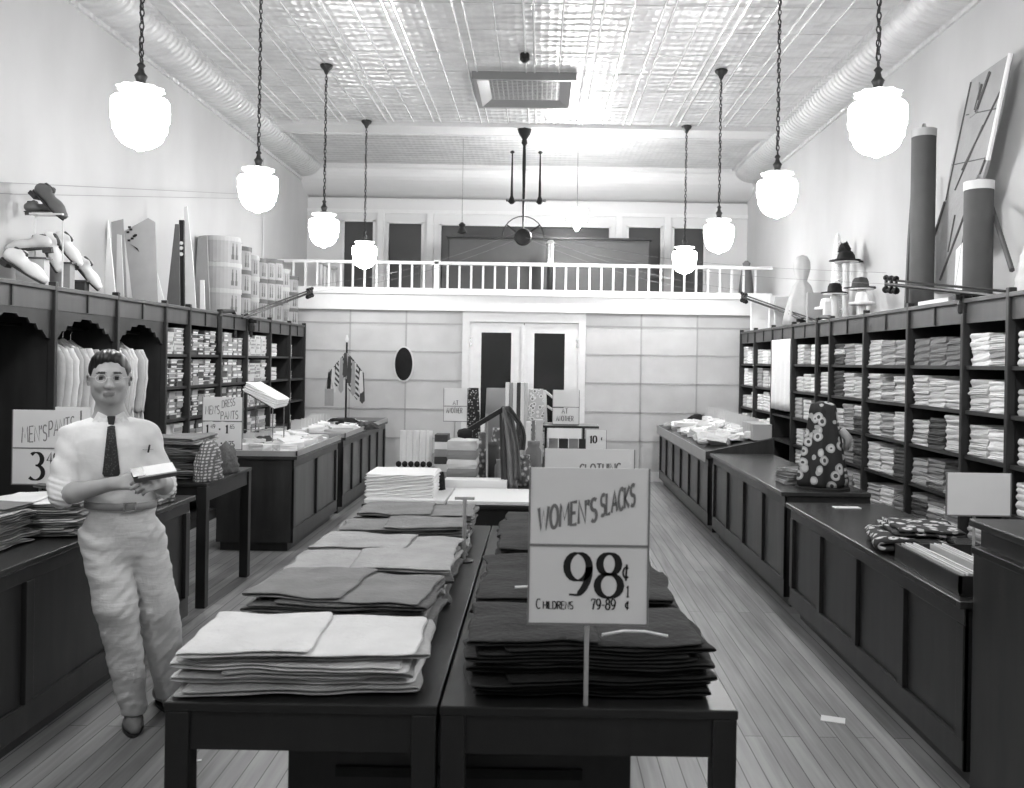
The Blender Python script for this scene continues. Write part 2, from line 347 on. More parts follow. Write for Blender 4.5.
door()
# upper partition wall with six dark openings
def upper():
    tops = 4.0
    ops = [(344, 376), (388, 424), (440, 610), (626, 661), (671, 704)]
    X = [(W(a, 250, YU).x, W(b, 250, YU).x) for a, b in ops]; zt = [W(p, q, YU).z for p, q in ((360, 221), (406, 223), (525, 226), (643, 227), (688, 228))]
    m = MB(); prev = XL
    for i, (a, b) in enumerate(X):
        m.box(prev, a, YU-.12, YU, FLZ, 4.3); m.box(a, b, YU-.12, YU, zt[i], 4.3); prev = b
    m.box(prev, XR, YU-.12, YU, FLZ, 4.3)
    struct('wall_upper', m, mat('upper_wall_paint', 214, .7))
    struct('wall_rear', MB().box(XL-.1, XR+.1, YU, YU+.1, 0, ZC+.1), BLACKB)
    for i, (a, b) in enumerate(X):
        o = struct('window_%d' % (i+1), MB().box(a, a+.03, YU-.14, YU-.10, FLZ, zt[i]).box(b-.03, b, YU-.14, YU-.10, FLZ, zt[i]).box(a, b, YU-.14, YU-.10, zt[i]-.03, zt[i]), WHITEP)
        MB().box(a+.03, b-.03, YU-.07, YU-.06, FLZ, zt[i]-.03).build('pane', mat('shaded_glass', 70, .3), o)  # plain dark grey pane fills each opening
    m = MB()
    for px in (382, 431, 618, 666): x = W(px, 250, YU).x; m.box(x-.05, x+.05, YU-.16, YU-.12, FLZ, 4.1)
    m.box(XL, XR, YU-.15, YU-.12, 4.06, 4.12)
    struct('trim_10', m, WHITEP)
upper()
def sideposts():
    x0, x1 = W(446, 260, 13.6).x, W(652, 260, 13.6).x; zt = W(540, 237, 13.6).z
    t = thing('storage_cupboard', ((x0+x1)/2, 13.7, FLZ), 'long dark wooden cupboard standing behind the white balcony railing', 'cupboard')
    MB().box(x0+.03, x1-.03, 13.62, 14.0, FLZ, zt-.03).build('carcass', BLACKB, t, bevel=.005)
    MB().box(x0, x1, 13.58, 14.02, zt-.03, zt).build('top_board', DARK, t, bevel=.005)
    MB().box(x0, x1, 13.6, 13.62, FLZ+.0, FLZ+.06).build('base_strip', HEADW, t)
    xm = (x0+x1)/2
    for a, b in ((x0+.05, xm-.01), (xm+.01, x1-.05)):
        MB().box(a, b, 13.605, 13.62, FLZ+.09, zt-.06).build('cupboard_door', mat('cupboard_door_board', 70, .6, var=.06), t, bevel=.004)
sideposts()
# ---------------------------------------------------------------- balcony railing
def railing():
    t = thing('balcony_railing', (0, YB, FLZ), 'white painted wooden balcony railing above the back wall', 'railing')
    zt = 3.085
    m = MB().box(XL+.32-.3, 3.28, YB-.075, YB-.005, zt-.045, zt); m.build('handrail', WHITEP, t, bevel=.006)
    MB().box(XL+.02, 3.28, YB-.06, YB-.02, FLZ, FLZ+.045).build('bottom_rail', WHITEP, t)
    n = 37
    px0, px1, px2 = 301, 745, 785
    x = W(318, 280, YB).x
    xs = []
    while x < 3.2: xs.append(x); x += W(458, 280, YB).x-W(446.2, 280, YB).x
    x = W(318, 280, YB).x-.17
    while x > XL+.1: xs.append(x); x -= .17
    for x in xs: MB().box(x-.014, x+.014, YB-.054, YB-.026, FLZ+.045, zt-.045).build('baluster', WHITEP, t)
    for px in (437, 793-10):
        x = W(px, 280, YB).x; MB().box(x-.035, x+.035, YB-.075, YB-.005, FLZ, zt+.02).build('newel_post', WHITEP, t, bevel=.005)
    # short return rail beside the stair well on the left
    x0 = W(319, 262, YB).x; x1 = W(347, 271, 13.6).x
    m = MB().box(x0-.03, x0+.03, YB-.02, 13.7, zt-.045, zt); m.build('return_rail', WHITEP, t)
    for k in range(5): y = YB+.15+k*.2; MB().box(x0-.013, x0+.013, y, y+.026, FLZ, zt-.04).build('baluster', WHITEP, t)
railing()
# oval mirror
def mirror():
    c = W(404, 364, YB); t = thing('oval_mirror', (c.x, YB-.03, c.z), 'small dark oval mirror hanging on the pale panelled back wall', 'mirror')
    e = [(.125*math.cos(a), .235*math.sin(a)) for a in [i*2*PI/32 for i in range(32)]]
    MB().prism([(x*1.16, y*1.09) for x, y in e], (c.x, YB-.010, c.z), (1, 0, 0), (0, 0, 1), (0, -1, 0), .018).build('frame', mat('mirror_frame', 205, .4), t)
    MB().prism(e, (c.x, YB-.029, c.z), (1, 0, 0), (0, 0, 1), (0, -1, 0), .004).build('mirror_glass', mat('mirror_dark', 40, .15, .4), t)
mirror()
# ---------------------------------------------------------------- smooth organic surfaces: distance field + surface nets
class Field:
    def __init__(s, lo, hi, h):
        s.lo = np.array(lo, np.float32); s.h = h; s.n = [int(math.ceil((hi[i]-lo[i])/h))+1 for i in range(3)]
        s.ax = [s.lo[i]+h*np.arange(s.n[i], dtype=np.float32) for i in range(3)]
        s.v = np.full(s.n, .2, np.float32)
    def region(s, lo, hi):
        sl = []
        for i in range(3):
            a = max(0, int((lo[i]-s.lo[i])/s.h)); b = min(s.n[i], int((hi[i]-s.lo[i])/s.h)+2)
            if b <= a: return None
            sl.append(slice(a, b))
        g = np.meshgrid(*[s.ax[i][sl[i]] for i in range(3)], indexing='ij'); return tuple(sl), g
    def merge(s, sl, d, k, sub=False):
        v = s.v[sl]
        if sub: v = -v
        if k > 0:
            hh = np.clip(.5+.5*(v-d)/k, 0, 1); r = v*(1-hh)+d*hh-k*hh*(1-hh)
        else: r = np.minimum(v, d)
        s.v[sl] = -r if sub else r
    def cone(s, a, b, ra, rb, k=0., sc=(1, 1, 1), wr=None, sub=False):
        a = np.array(a, float); b = np.array(b, float); S = np.array(sc, float); m = max(ra, rb)*S.max()+k+3*s.h+.02
        q = s.region(np.minimum(a, b)-m, np.maximum(a, b)+m)
        if q is None: return
        sl, g = q; A = a/S; B = b/S; P = [g[i]/S[i] for i in range(3)]; d = B-A; L = max(1e-9, float(d@d))
        t = np.clip(sum((P[i]-A[i])*d[i] for i in range(3))/L, 0, 1)
        dist = np.sqrt(sum((P[i]-A[i]-t*d[i])**2 for i in range(3)))-(ra+(rb-ra)*t)
        dist *= S.min() if S.min() < 1 else 1
        if wr is not None: dist = dist+wr(g[0], g[1], g[2])
        s.merge(sl, dist, k, sub)
    def ball(s, c, r, k=0., sub=False, M=None):
        c = np.array(c, float); r = np.array(r if hasattr(r, '__len__') else (r,)*3, float); m = r.max()+k+3*s.h
        q = s.region(c-m, c+m)
        if q is None: return
        sl, g = q; P = [g[i]-c[i] for i in range(3)]
        k0 = np.sqrt(sum((P[i]/r[i])**2 for i in range(3))); k1 = np.sqrt(sum((P[i]/r[i]**2)**2 for i in range(3)))+1e-9
        s.merge(sl, k0*(k0-1)/k1, k, sub)
    def sub_ball(s, c, r, k=0.): s.ball(c, r, k, True)
    def plane_above(s, z): s.v = np.maximum(s.v, (z-s.ax[2])[None, None, :]+0*s.v)
    def plane_below(s, z): s.v = np.maximum(s.v, (s.ax[2]-z)[None, None, :]+0*s.v)
    def warp(s, fn):
        g = np.meshgrid(*s.ax, indexing='ij'); s.v = s.v+fn(*g).astype(np.float32)
    def mesh(s):
        v = s.v; nx, ny, nz = v.shape; ins = v < 0
        c = np.zeros((nx-1, ny-1, nz-1), np.int8)
        for i in (0, 1):
            for j in (0, 1):
                for k in (0, 1): c += ins[i:nx-1+i, j:ny-1+j, k:nz-1+k]
        act = np.argwhere((c > 0) & (c < 8)); idx = -np.ones(c.shape, np.int64); idx[tuple(act.T)] = np.arange(len(act))
        pos = np.zeros((len(act), 3)); cnt = np.zeros(len(act)); E = []
        for ax in range(3):
            o1, o2 = [q for q in range(3) if q != ax]
            for i in (0, 1):
                for j in (0, 1):
                    o = [0, 0, 0]; o[o1] = i; o[o2] = j; p = act+np.array(o); q = p.copy(); q[:, ax] += 1
                    va = v[tuple(p.T)]; vb = v[tuple(q.T)]; m = (va < 0) != (vb < 0); t = np.where(m, va/(va-vb+1e-12), 0)
                    pt = p.astype(float); pt[:, ax] += t; pos[m] += pt[m]; cnt[m] += 1
        pos = pos/cnt[:, None]*s.h+s.lo
        faces = []
        for ax in range(3):
            o1, o2 = [(1, 2), (2, 0), (0, 1)][ax]
            a = np.moveaxis(ins, (ax, o1, o2), (0, 1, 2)); ii = np.moveaxis(idx, (ax, o1, o2), (0, 1, 2))
            m = a[:-1, 1:-1, 1:-1] != a[1:, 1:-1, 1:-1]; e = np.argwhere(m); x, y, z = e[:, 0], e[:, 1]+1, e[:, 2]+1
            Q = np.stack([ii[x, y-1, z-1], ii[x, y, z-1], ii[x, y, z], ii[x, y-1, z]], 1); fl = a[x, y, z]
            Q[~fl] = Q[~fl][:, ::-1]; faces.append(Q[(Q >= 0).all(1)])
        F_ = np.concatenate(faces); return [tuple(p) for p in pos.tolist()], [tuple(q) for q in F_.tolist()]
# ---------------------------------------------------------------- pendant lamps
GLOWM = mat('lit_opal_glass', 250, .3, emit=LAMP_POWER)
def lamps():
    ZG = 3.02
    t = thing('pendant_lamp', (0, 0, ZG), 'x', 'lamp')
    prof = [(.002, -.183), (.02, -.18), (.035, -.168), (.075, -.158), (.110, -.138), (.134, -.112), (.142, -.09), (.142, -.082), (.138, -.078), (.158, -.070), (.160, -.03), (.160, -.02), (.170, -.012), (.172, .03), (.172, .09), (.160, .108), (.12, .118), (.085, .13), (.085, .15)]
    prof = [(r*.90, z) for r, z in prof]
    MB().lathe(prof, (0, 0, ZG), 32).build('globe', GLOWM, t, smooth=True)
    sc = MB().lathe([(.085, .142), (.105, .15), (.125, .165), (.118, .17), (.09, .155), (.06, .165)], (0, 0, ZG), 40, rf=lambda a, q: 1+(.07*math.cos(10*a) if .2 < q < .8 else 0))
    sc.build('crown_collar', mat('opal_collar', 232, .4, emit=1.2), t, smooth=True)
    MB().lathe([(.012, .15), (.05, .16), (.045, .185), (.022, .20), (.03, .225), (.036, .24), (.02, .26), (.014, .285), (.024, .30), (.012, .315)], (0, 0, ZG), 16).build('fitter', BRONZE, t, smooth=True)
    m = MB(); z = ZG+.31; i = 0                                   # chain with the twisted cord
    while z < ZC-.08:
        a = 0 if i % 2 else PI/2; c = math.cos(a); s = math.sin(a)
        m.tube([(c*.012*math.cos(q), s*.012*math.cos(q), z+.022+.024*math.sin(q)) for q in [k*2*PI/8 for k in range(9)]], .0042, 5)
        z += .038; i += 1
    m.tube([(.010*math.cos(k*.9), .010*math.sin(k*.9), ZG+.3+k*.03) for k in range(int((ZC-.06-ZG-.3)/.03)+1)], .004, 5)
    m.build('chain', BRONZE, t)
    MB().lathe([(.012, -.10), (.02, -.085), (.03, -.06), (.06, -.03), (.068, -.008), (.06, 0)], (0, 0, ZC), 20).build('ceiling_canopy', BRONZE, t, smooth=True)
    pos = [(-2.28, 5.03, 'round glowing pendant lamp nearest on the left, above the shoe display'),
           (-2.28, 7.13, 'glowing pendant lamp second from front on the left, bleaching the wall behind it'),
           (-2.28, 9.30, 'glowing pendant lamp third from front on the left, full chain and canopy seen'),
           (-2.28, 11.45, 'smallest glowing pendant lamp on the left, nearest the balcony railing'),
           (1.84, 4.91, 'large glowing pendant lamp nearest on the right, left of the fabric rolls'),
           (1.84, 6.99, 'glowing pendant lamp second from front on the right, lighting the bare wall'),
           (1.84, 9.27, 'glowing pendant lamp third from front on the right, before the railing end'),
           (1.84, 11.46, 'smallest glowing pendant lamp on the right, nearest the balcony railing'),
           (-2.28, 2.85, 'lit pendant lamp hanging beside the photographer on the left'), (1.84, 2.85, 'lit pendant lamp hanging beside the photographer on the right'),
           (-2.28, .6, 'lit pendant lamp by the shop front on the left'), (1.84, .6, 'lit pendant lamp by the shop front on the right')]
    for i, (x, y, lb) in enumerate(pos): place(t, i == 0, (x, y, ZG), label=lb, group='pendant lamps in two rows down the shop')
lamps()
# ---------------------------------------------------------------- ceiling ventilator
def vent():
    t = thing('ceiling_ventilator', (0, 10, ZC), 'square tin ventilator grille set in the pressed tin ceiling', 'ventilator')
    x0, x1, y0, y1 = -.77, .34, 9.42, 10.5; xm = (x0+x1)/2
    m = MB(); pr = [(0, 0), (.03, 0), (.16, .05), (.20, .07), (.20, .085), (0, .085)]
    for (a, b, o, u) in (((x0, y0), (x1, y0), 0, 1), ((x1, y0), (x1, y1), 0, 1), ((x1, y1), (x0, y1), 0, 1), ((x0, y1), (x0, y0), 0, 1)):
        A = Vector((a[0], a[1], ZC)); B = Vector((b[0], b[1], ZC)); d = (B-A).normalized(); n = Vector((-d.y, d.x, 0))
        vs = []
        for P, e in ((A, 1), (B, -1)):
            for q, dz in [(0, -.085), (.05, -.085), (.17, -.02), (.17, 0), (0, 0)]: vs.append(P+n*q+d*q*e+Vector((0, 0, dz)))
        m.add(vs, [(i, (i+1) % 5, (i+1) % 5+5, i+5) for i in range(5)])
    m.build('frame', mat('vent_frame_tin', 135, .4, .2), t)
    MB().box(x0+.17, x1-.17, y0+.17, y1-.17, ZC-.02, ZC-.005).build('backing', mat('vent_dark', 70, .7), t)
    g = MB()
    for i in range(14):
        x = x0+.2+i*(x1-x0-.4)/13; g.box(x-.006, x+.006, y0+.17, y1-.17, ZC-.032, ZC-.022)
    for i in range(14):
        y = y0+.2+i*(y1-y0-.4)/13; g.box(x0+.17, x1-.17, y-.006, y+.006, ZC-.036, ZC-.028)
    g.build('grille', mat('vent_grille', 210, .3, .6), t)
    h = MB().lathe([(.02, -.09), (.05, -.06), (.05, -.0)], (-.2, 8.87, ZC), 10)
    one('ceiling_hook', h, IRON, 'small dark hook plate on the tin ceiling just ahead of the ventilator', 'hook')
vent()
# ---------------------------------------------------------------- overhead cash-wire hub
HUB = W(523, 237, 11.57)
def hub():
    x = HUB.x; y = 11.57
    t = thing('cash_wire_hub', (x, y, ZC), 'dark iron cash wire hub with pulley wheel hanging before the balcony', 'cash carrier')
    MB().lathe([(.02, -.26), (.04, -.23), (.03, -.18), (.075, -.11), (.095, -.05), (.05, 0)], (x, y, ZC), 8).build('ceiling_boss', IRON, t, smooth=True)
    MB().tube([(x, y, ZC-.1), (x, y, ZC-.5), (x, y, HUB.z+.1)], [.015, .024, .012], 8).build('drop_pole', IRON, t)
    zt = W(500, 152, y).z; zb = W(500, 200, y).z
    for px in (512, 540):
        xx = W(px, 180, y).x
        MB().tube([(xx, y, zt), (xx, y, (zt+zb)/2), (xx, y, zb-.04)], [.009, .013, .02], 8).lathe([(.01, -.02), (.034, 0), (.015, .02)], (xx, y, zt), 10).lathe([(.02, -.05), (.05, -.02), (.02, .05)], (xx, y, zb), 10).build('side_rod', IRON, t)
    MB().tube([(W(506, 200, y).x, y, zb), (W(546, 200, y).x, y, zb)], .02, 8).build('cross_bar', STEEL, t)
    c = HUB; m = MB()
    m.tube([(c.x+.27*math.cos(q), y, c.z+.27*math.sin(q)) for q in [i*PI/12 for i in range(13)]], .007, 6); m.build('guide_hoop', IRON, t)
    m = MB()
    for a in (PI*.2, PI*.5, PI*.8): m.tube([(c.x, y, c.z), (c.x+.27*math.cos(a), y, c.z+.27*math.sin(a))], .011, 6)
    m.build('spoke', IRON, t)
    m = MB().lathe([(.03, -.06), (.10, -.05), (.115, -.01), (.09, 0), (.115, .01), (.10, .05), (.03, .06)], (0, 0, 0), 20); o = m.build('pulley_wheel', IRON, t, local=True, smooth=False); o.location = Vector((c.x, y, c.z))-world_loc(t); o.rotation_euler = (PI/2, 0, 0)
    # small lit lamp and dark bracket piece held on wires beside it
    q = W(577, 217, 12.2); t = thing('shaded_lamp', (q.x, q.y, q.z), 'small lit lamp with white cloth shade before the balcony cupboard', 'lamp')
    MB().lathe([(.135, -.05), (.135, .10), (.12, .10), (.125, -.05)], q, 20).build('lamp_shade', mat('lit_shade', 240, .6, emit=45), t, smooth=False)
    MB().lathe([(.01, -.19), (.03, -.17), (.05, -.12), (.045, -.08), (.02, -.05)], q, 14).build('bulb', mat('lit_bulb', 250, .3, emit=40), t, smooth=True)
    MB().tube([q+Vector((0, 0, .05)), (q.x, q.y, ZC)], .006, 6).build('cord', STEEL, t)
    q = W(462, 229, 12.3); t = thing('wire_tension_block', (q.x, q.y, q.z), 'small dark pulley block on wires at the left of the hub wheel', 'pulley')
    MB().lathe([(.02, -.07), (.07, -.05), (.05, -.01), (.03, .03), (.05, .06), (.02, .09)], q, 12).build('block', IRON, t)
    MB().tube([q, (q.x, q.y, ZC)], .004, 5).build('cord', STEEL, t)
hub()
def staff():
    b = W(550, 291, 13.0); z1 = W(547, 240, 13.0).z
    t = thing('floor_lamp', (b.x, 13.0, FLZ), 'tall slim nickel floor lamp with fluted stem behind the balcony railing', 'lamp')
    MB().lathe([(.13, 0), (.12, .03), (.03, .05)], (b.x, 13.0, FLZ), 20).build('base', IRON, t)
    MB().tube([(b.x, 13, FLZ+.03), (b.x, 13, FLZ+.45)], .05, 10).build('lower_stem', IRON, t)
    MB().lathe([(.045, .45), (.05, .5), (.055, z1-FLZ-.08), (.07, z1-FLZ-.05), (.03, z1-FLZ)], (b.x, 13, FLZ), 16, rf=lambda a, q: 1+.08*math.cos(8*a)).build('fluted_stem', mat('bright_nickel', 225, .2, 1.), t)
staff()
def statue():
    b = W(746, 295, 12.95)
    m = MB().lathe([(.10, 0), (.11, .1), (.09, .3), (.07, .42), (.05, .46), (.06, .5), (.02, .54)], (b.x, 12.95, FLZ), 14)
    one('draped_stand', m, mat('bundle_grey', 110, .8), 'narrow grey wrapped bundle standing behind the balcony railing above right shelving', 'bundle', smooth=True)  # one even grey for the whole bundle
statue()
# ---------------------------------------------------------------- cash carrier stations on the shelving and their wires
ZTOP = 2.15
def rot_disc(c, r):
    q = MB().lathe([(r*.6, -.012), (r, -.008), (r*.8, 0), (r, .008), (r*.6, .012)], (0, 0, 0), 12); return [Vector((v[0]+c.x, v[2]+c.y, v[1]+c.z)) for v in q.v], q.f
def station(name, arm_a, arm_b, post_top, post_bot, lb, arch=None):
    a, b, pt, pb = (W(*q) for q in (arm_a, arm_b, post_top, post_bot))
    t = thing('cash_carrier_station', tuple(pb), lb, 'cash carrier', 'cash carrier stations on the shelving')
    MB().tube([pb, pt], .018, 8).build('post', IRON, t)
    m = MB().tube([a, b], .014, 8); off = Vector((0, 0, .035)); m.tube([a+off, b+off], .009, 6); m.build('launching_arm', IRON, t)
    d = (b-a).normalized(); m = MB().tube([a+Vector((0, 0, -.05)), a+d*.18+Vector((0, 0, -.05))], .012, 6).tube([a+Vector((0, 0, .055)), a+d*.18+Vector((0, 0, .055))], .010, 6)
    for k, q in ((0, .018), (.09, .022), (.17, .018)):
        c = a+d*k; m.box(c.x-q/2, c.x+q/2, c.y-.012, c.y+.012, c.z-.06, c.z+.06)
        m.add(*rot_disc(c+Vector((0, 0, -.045)), .028)); m.add(*rot_disc(c+Vector((0, 0, .05)), .022))
    m.build('pulley_frame', IRON, t)
    c = pt; m = MB().lathe([(.02, -.10), (.045, -.09), (.05, -.03), (.035, 0), (.05, .02), (.02, .05)], c, 12); m.build('carrier_cup', IRON, t)
    m = MB().box(c.x-.07, c.x+.07, c.y-.02, c.y+.02, c.z+.0, c.z+.035); m.build('bracket', IRON, t)
    if arch:
        p0, p1, p2, p3 = [W(*q) for q in arch]
        MB().tube([p0, p1+(p0-p1)*.12, p1+(p2-p1)*.15, p2+(p1-p2)*.15, p2+(p3-p2)*.15, p3], .02, 8).build('pipe_arch', IRON, t)
    for off in (Vector((0, 0, 0)), Vector((0, 0, .09))):
        n = 14; P = [a+(HUB-a)*(i/n)+off-Vector((0, 0, .12*math.sin(PI*i/n))) for i in range(n+1)]
        w_ = MB().tube(P, .0018, 4)
        w_.build('carrier_wire', mat('wire_steel', 120, .4, .8), t)
station('r1', (886, 284, 7.1), (1006, 297, 5.5), (965, 300, 6.02), (965, 331, 6.02), 'long dark cash carrier arm above the right shelving near the ribbed roll')
station('r2', (742, 297, 12.0), (826, 327, 9.3), (803, 322, 9.9), (803, 340, 9.9), 'dark cash carrier arm on the far right shelving beside the wall cloth', ((817.5, 372, 9.15), (818, 317, 9.15), (832, 317, 8.75), (832, 336, 8.75)))
station('l1', (312, 292, 11.9), (242, 318, 9.7), (251, 323, 10.2), (251, 337, 10.2), 'dark cash carrier arm on the left shelving before the hat boxes', ((219, 352, 9.2), (219, 311, 9.2), (235, 311, 9.85), (235, 337, 9.85)))
m = MB()
for a_, b_ in ((183, 195), (194, 199)): m.tube([W(-40, a_-3, 6.0), W(12, a_, 6.3), W(262, b_, 11.9)], .0035, 4)
one('wall_wire', m, mat('old_wire', 140, .6), 'pair of thin wires running along the bare left wall', 'wire')
x = XL+.012; q = W(279, 200, 0+10.95)
one('wall_conduit', MB().tube([(x, 13.15-1.0, 2.3), (x, 12.15, 4.4)], .012, 6), mat('painted_pipe', 196, .6), 'thin vertical pipe on the left wall behind the second lamp', 'pipe')

# ---------------------------------------------------------------- shelving along both walls
SH = [1.975, 1.70, 1.40, 1.10, .80, .50, .10]            # under header, then shelf tops
LP = [3.2, 4.15, 5.15, 6.14, 7.05, 7.96, 8.50, 9.33, 10.17, 11.05, 11.92, 12.66]
RP = [3.6, 4.5, 5.42, 6.0, 6.90, 7.83, 8.75, 9.18, 10.06, 10.94, 11.84, 12.66]
def cabinet(name, side, posts, shelves_of, lb, arches=False, skip=None):
    s = -1 if side == 'left' else 1; xf = -3.36 if s == -1 else 2.86; xb = XL+.02 if s == -1 else XR-.02
    def bx(m, d0, d1, y0, y1, z0, z1): a, b = xf+s*d0, xf+s*d1; return m.box(min(a, b), max(a, b), y0, y1, z0, z1)
    dp = abs(xb-xf); y0, y1 = posts[0]+(.02 if skip else 0), posts[-1]
    t = thing(name, (xf, (y0+y1)/2, 0), lb, 'shelving' if not arches else 'wardrobe')
    bx(MB(), dp-.02, dp, y0, y1, 0, 2.1).build('back_panel', INNER, t)
    bx(MB(), -.02, dp, y0, y1, ZTOP-.03, ZTOP).build('top_board', HEADW, t, bevel=.004)
    bx(MB(), .0, .03, y0, y1, 1.985, ZTOP-.03).build('header_board', HEADW, t)
    for y in posts:
        if y != skip: bx(MB(), .03, dp-.02, y-.012, y+.012, 0, ZTOP-.03).build('divider', CABW, t)
        if y != skip: bx(MB(), -.022, .03, y-.019, y+.019, 0, ZTOP+.03).build('upright', CABW, t, bevel=.005)
    for a, b in zip(posts, posts[1:]):
        if b-a > .6: ym = (a+b)/2; bx(MB(), -.012, 0, ym-.008, ym+.008, 1.99, ZTOP-.03).build('header_bead', CABW, t)
        if not arches:
            for z in shelves_of: bx(MB(), .0, dp-.02, a+.012, b-.012, z-.025, z).build('shelf', CABW, t)
        else:
            bx(MB(), .0, dp-.02, a+.012, b-.012, .0, .12).build('shelf', CABW, t)
            L = b-a-.03; n = [(0, 0), (0, .20), (.06, .19), (.12, .14), (.17, .14), (.2, .10), (.27, .10), (.3, .065), (.4, .065), (.43, .045)]
            P = [(q*L, -h) for q, h in n]+[((1-q)*L, -h) for q, h in n[::-1]]
            MB().prism(P, (xf+s*.005, a+.015, 1.985), (0, 1, 0), (0, 0, 1), (s, 0, 0), .018).build('scalloped_bracket', CABW, t)
            MB().tube([(xf+s*.22, a+.02, 1.88), (xf+s*.22, b-.02, 1.88)], .013, 8).build('hanging_rail', IRON, t)
    if not arches: bx(MB(), .0, .02, y0, y1, 0, .08).build('kickboard', CABW, t)
    return t
cabinet('hanging_wardrobe', 'left', LP[:6], [], 'dark open wardrobe with scalloped bays of hanging coats along the left wall', True)
cabinet('stock_shelving', 'left', LP[5:], SH[1:], 'dark shelving packed with small boxes along the far left wall', skip=LP[5])
cabinet('stock_shelving', 'right', RP[:9], SH[1:], 'dark shelving of folded cloth piles along the near right wall')
cabinet('stock_shelving', 'right', RP[8:], SH[1:], 'dark far right shelving with the white curtained bay', skip=RP[8])
# curtain bay
def curtain():
    y0, y1 = RP[9-1]+.03, RP[9]-.03
    y0, y1 = 10.09, 10.91
    m = MB().grid(lambda u, v: (2.835+.012*math.sin(u*26)*(.4+v), y0+u*(y1-y0), 1.16+.83*(1-v)), 40, 8)
    one('cloth_curtain', m, mat('white_curtain', 226, .85), 'plain white cloth hung over one bay of the far right shelving', 'curtain', smooth=True, solid=.004)
curtain()

# ---------------------------------------------------------------- stock on the shelves
def fold_slab(w_, d, h, seed, layers=3, amp=.004):
    "a pile-high folded garment: rounded front folds and a sagging top"
    m = MB(); rnd = random.Random(seed); nz = layers*4; nu = 8
    ring = []
    for j in range(nz+1):
        t = j/nz; ph = (t*layers) % 1.0; bulge = math.sin(PI*ph)
        ring.append((t, bulge))
    vs = []; fs = []; per = 2*nu+2*3
    for t, b in ring:
        row = []; e = -.006+.007*b
        hx, hd = w_/2+e, d/2+e
        pts = [(-hx+2*hx*i/nu, -hd) for i in range(nu)]+[(hx, -hd+2*hd*i/3) for i in range(3)]+[(hx-2*hx*i/nu, hd) for i in range(nu)]+[(-hx, hd-2*hd*i/3) for i in range(3)]
        for x, y in pts: row.append((x+wav(y*3, t*2, seed, amp), y+wav(x*5, t*3, seed+3, amp*.8), max(0, t*h+(wav(x*4, y*4, seed, amp) if 0 < t else 0)*t)))
        vs += row
    n = len(row)
    for j in range(nz):
        for i in range(n): fs.append((j*n+i, j*n+(i+1) % n, (j+1)*n+(i+1) % n, (j+1)*n+i))
    fs.append(tuple(range(n))[::-1]); fs.append(tuple(range(nz*n, nz*n+n)))
    return m.add(vs, fs)
SLABS = {}
def slab_proto(key, m_):
    if (key, m_.name) not in SLABS:
        mb = fold_slab(1, 1, 1, key, 1 if key % 3 else 2, .03); o = mb.build('folded_cloth', m_, smooth=False, local=True); SLABS[(key, m_.name)] = o.data; bpy.data.objects.remove(o)
    return SLABS[(key, m_.name)]
def shelf_item(data, name, x, y, z, sx, sy, sz, label, cat, group, rot=0.):
    o = bpy.data.objects.new(name, data); COL.objects.link(o); o.location = (x, y, z); o.scale = (sx, sy, sz); o.rotation_euler.z = rot
    return tag(o, label, cat, group)
SHN = {0: 'top', 1: 'second', 2: 'third', 3: 'fourth', 4: 'fifth', 5: 'bottom'}
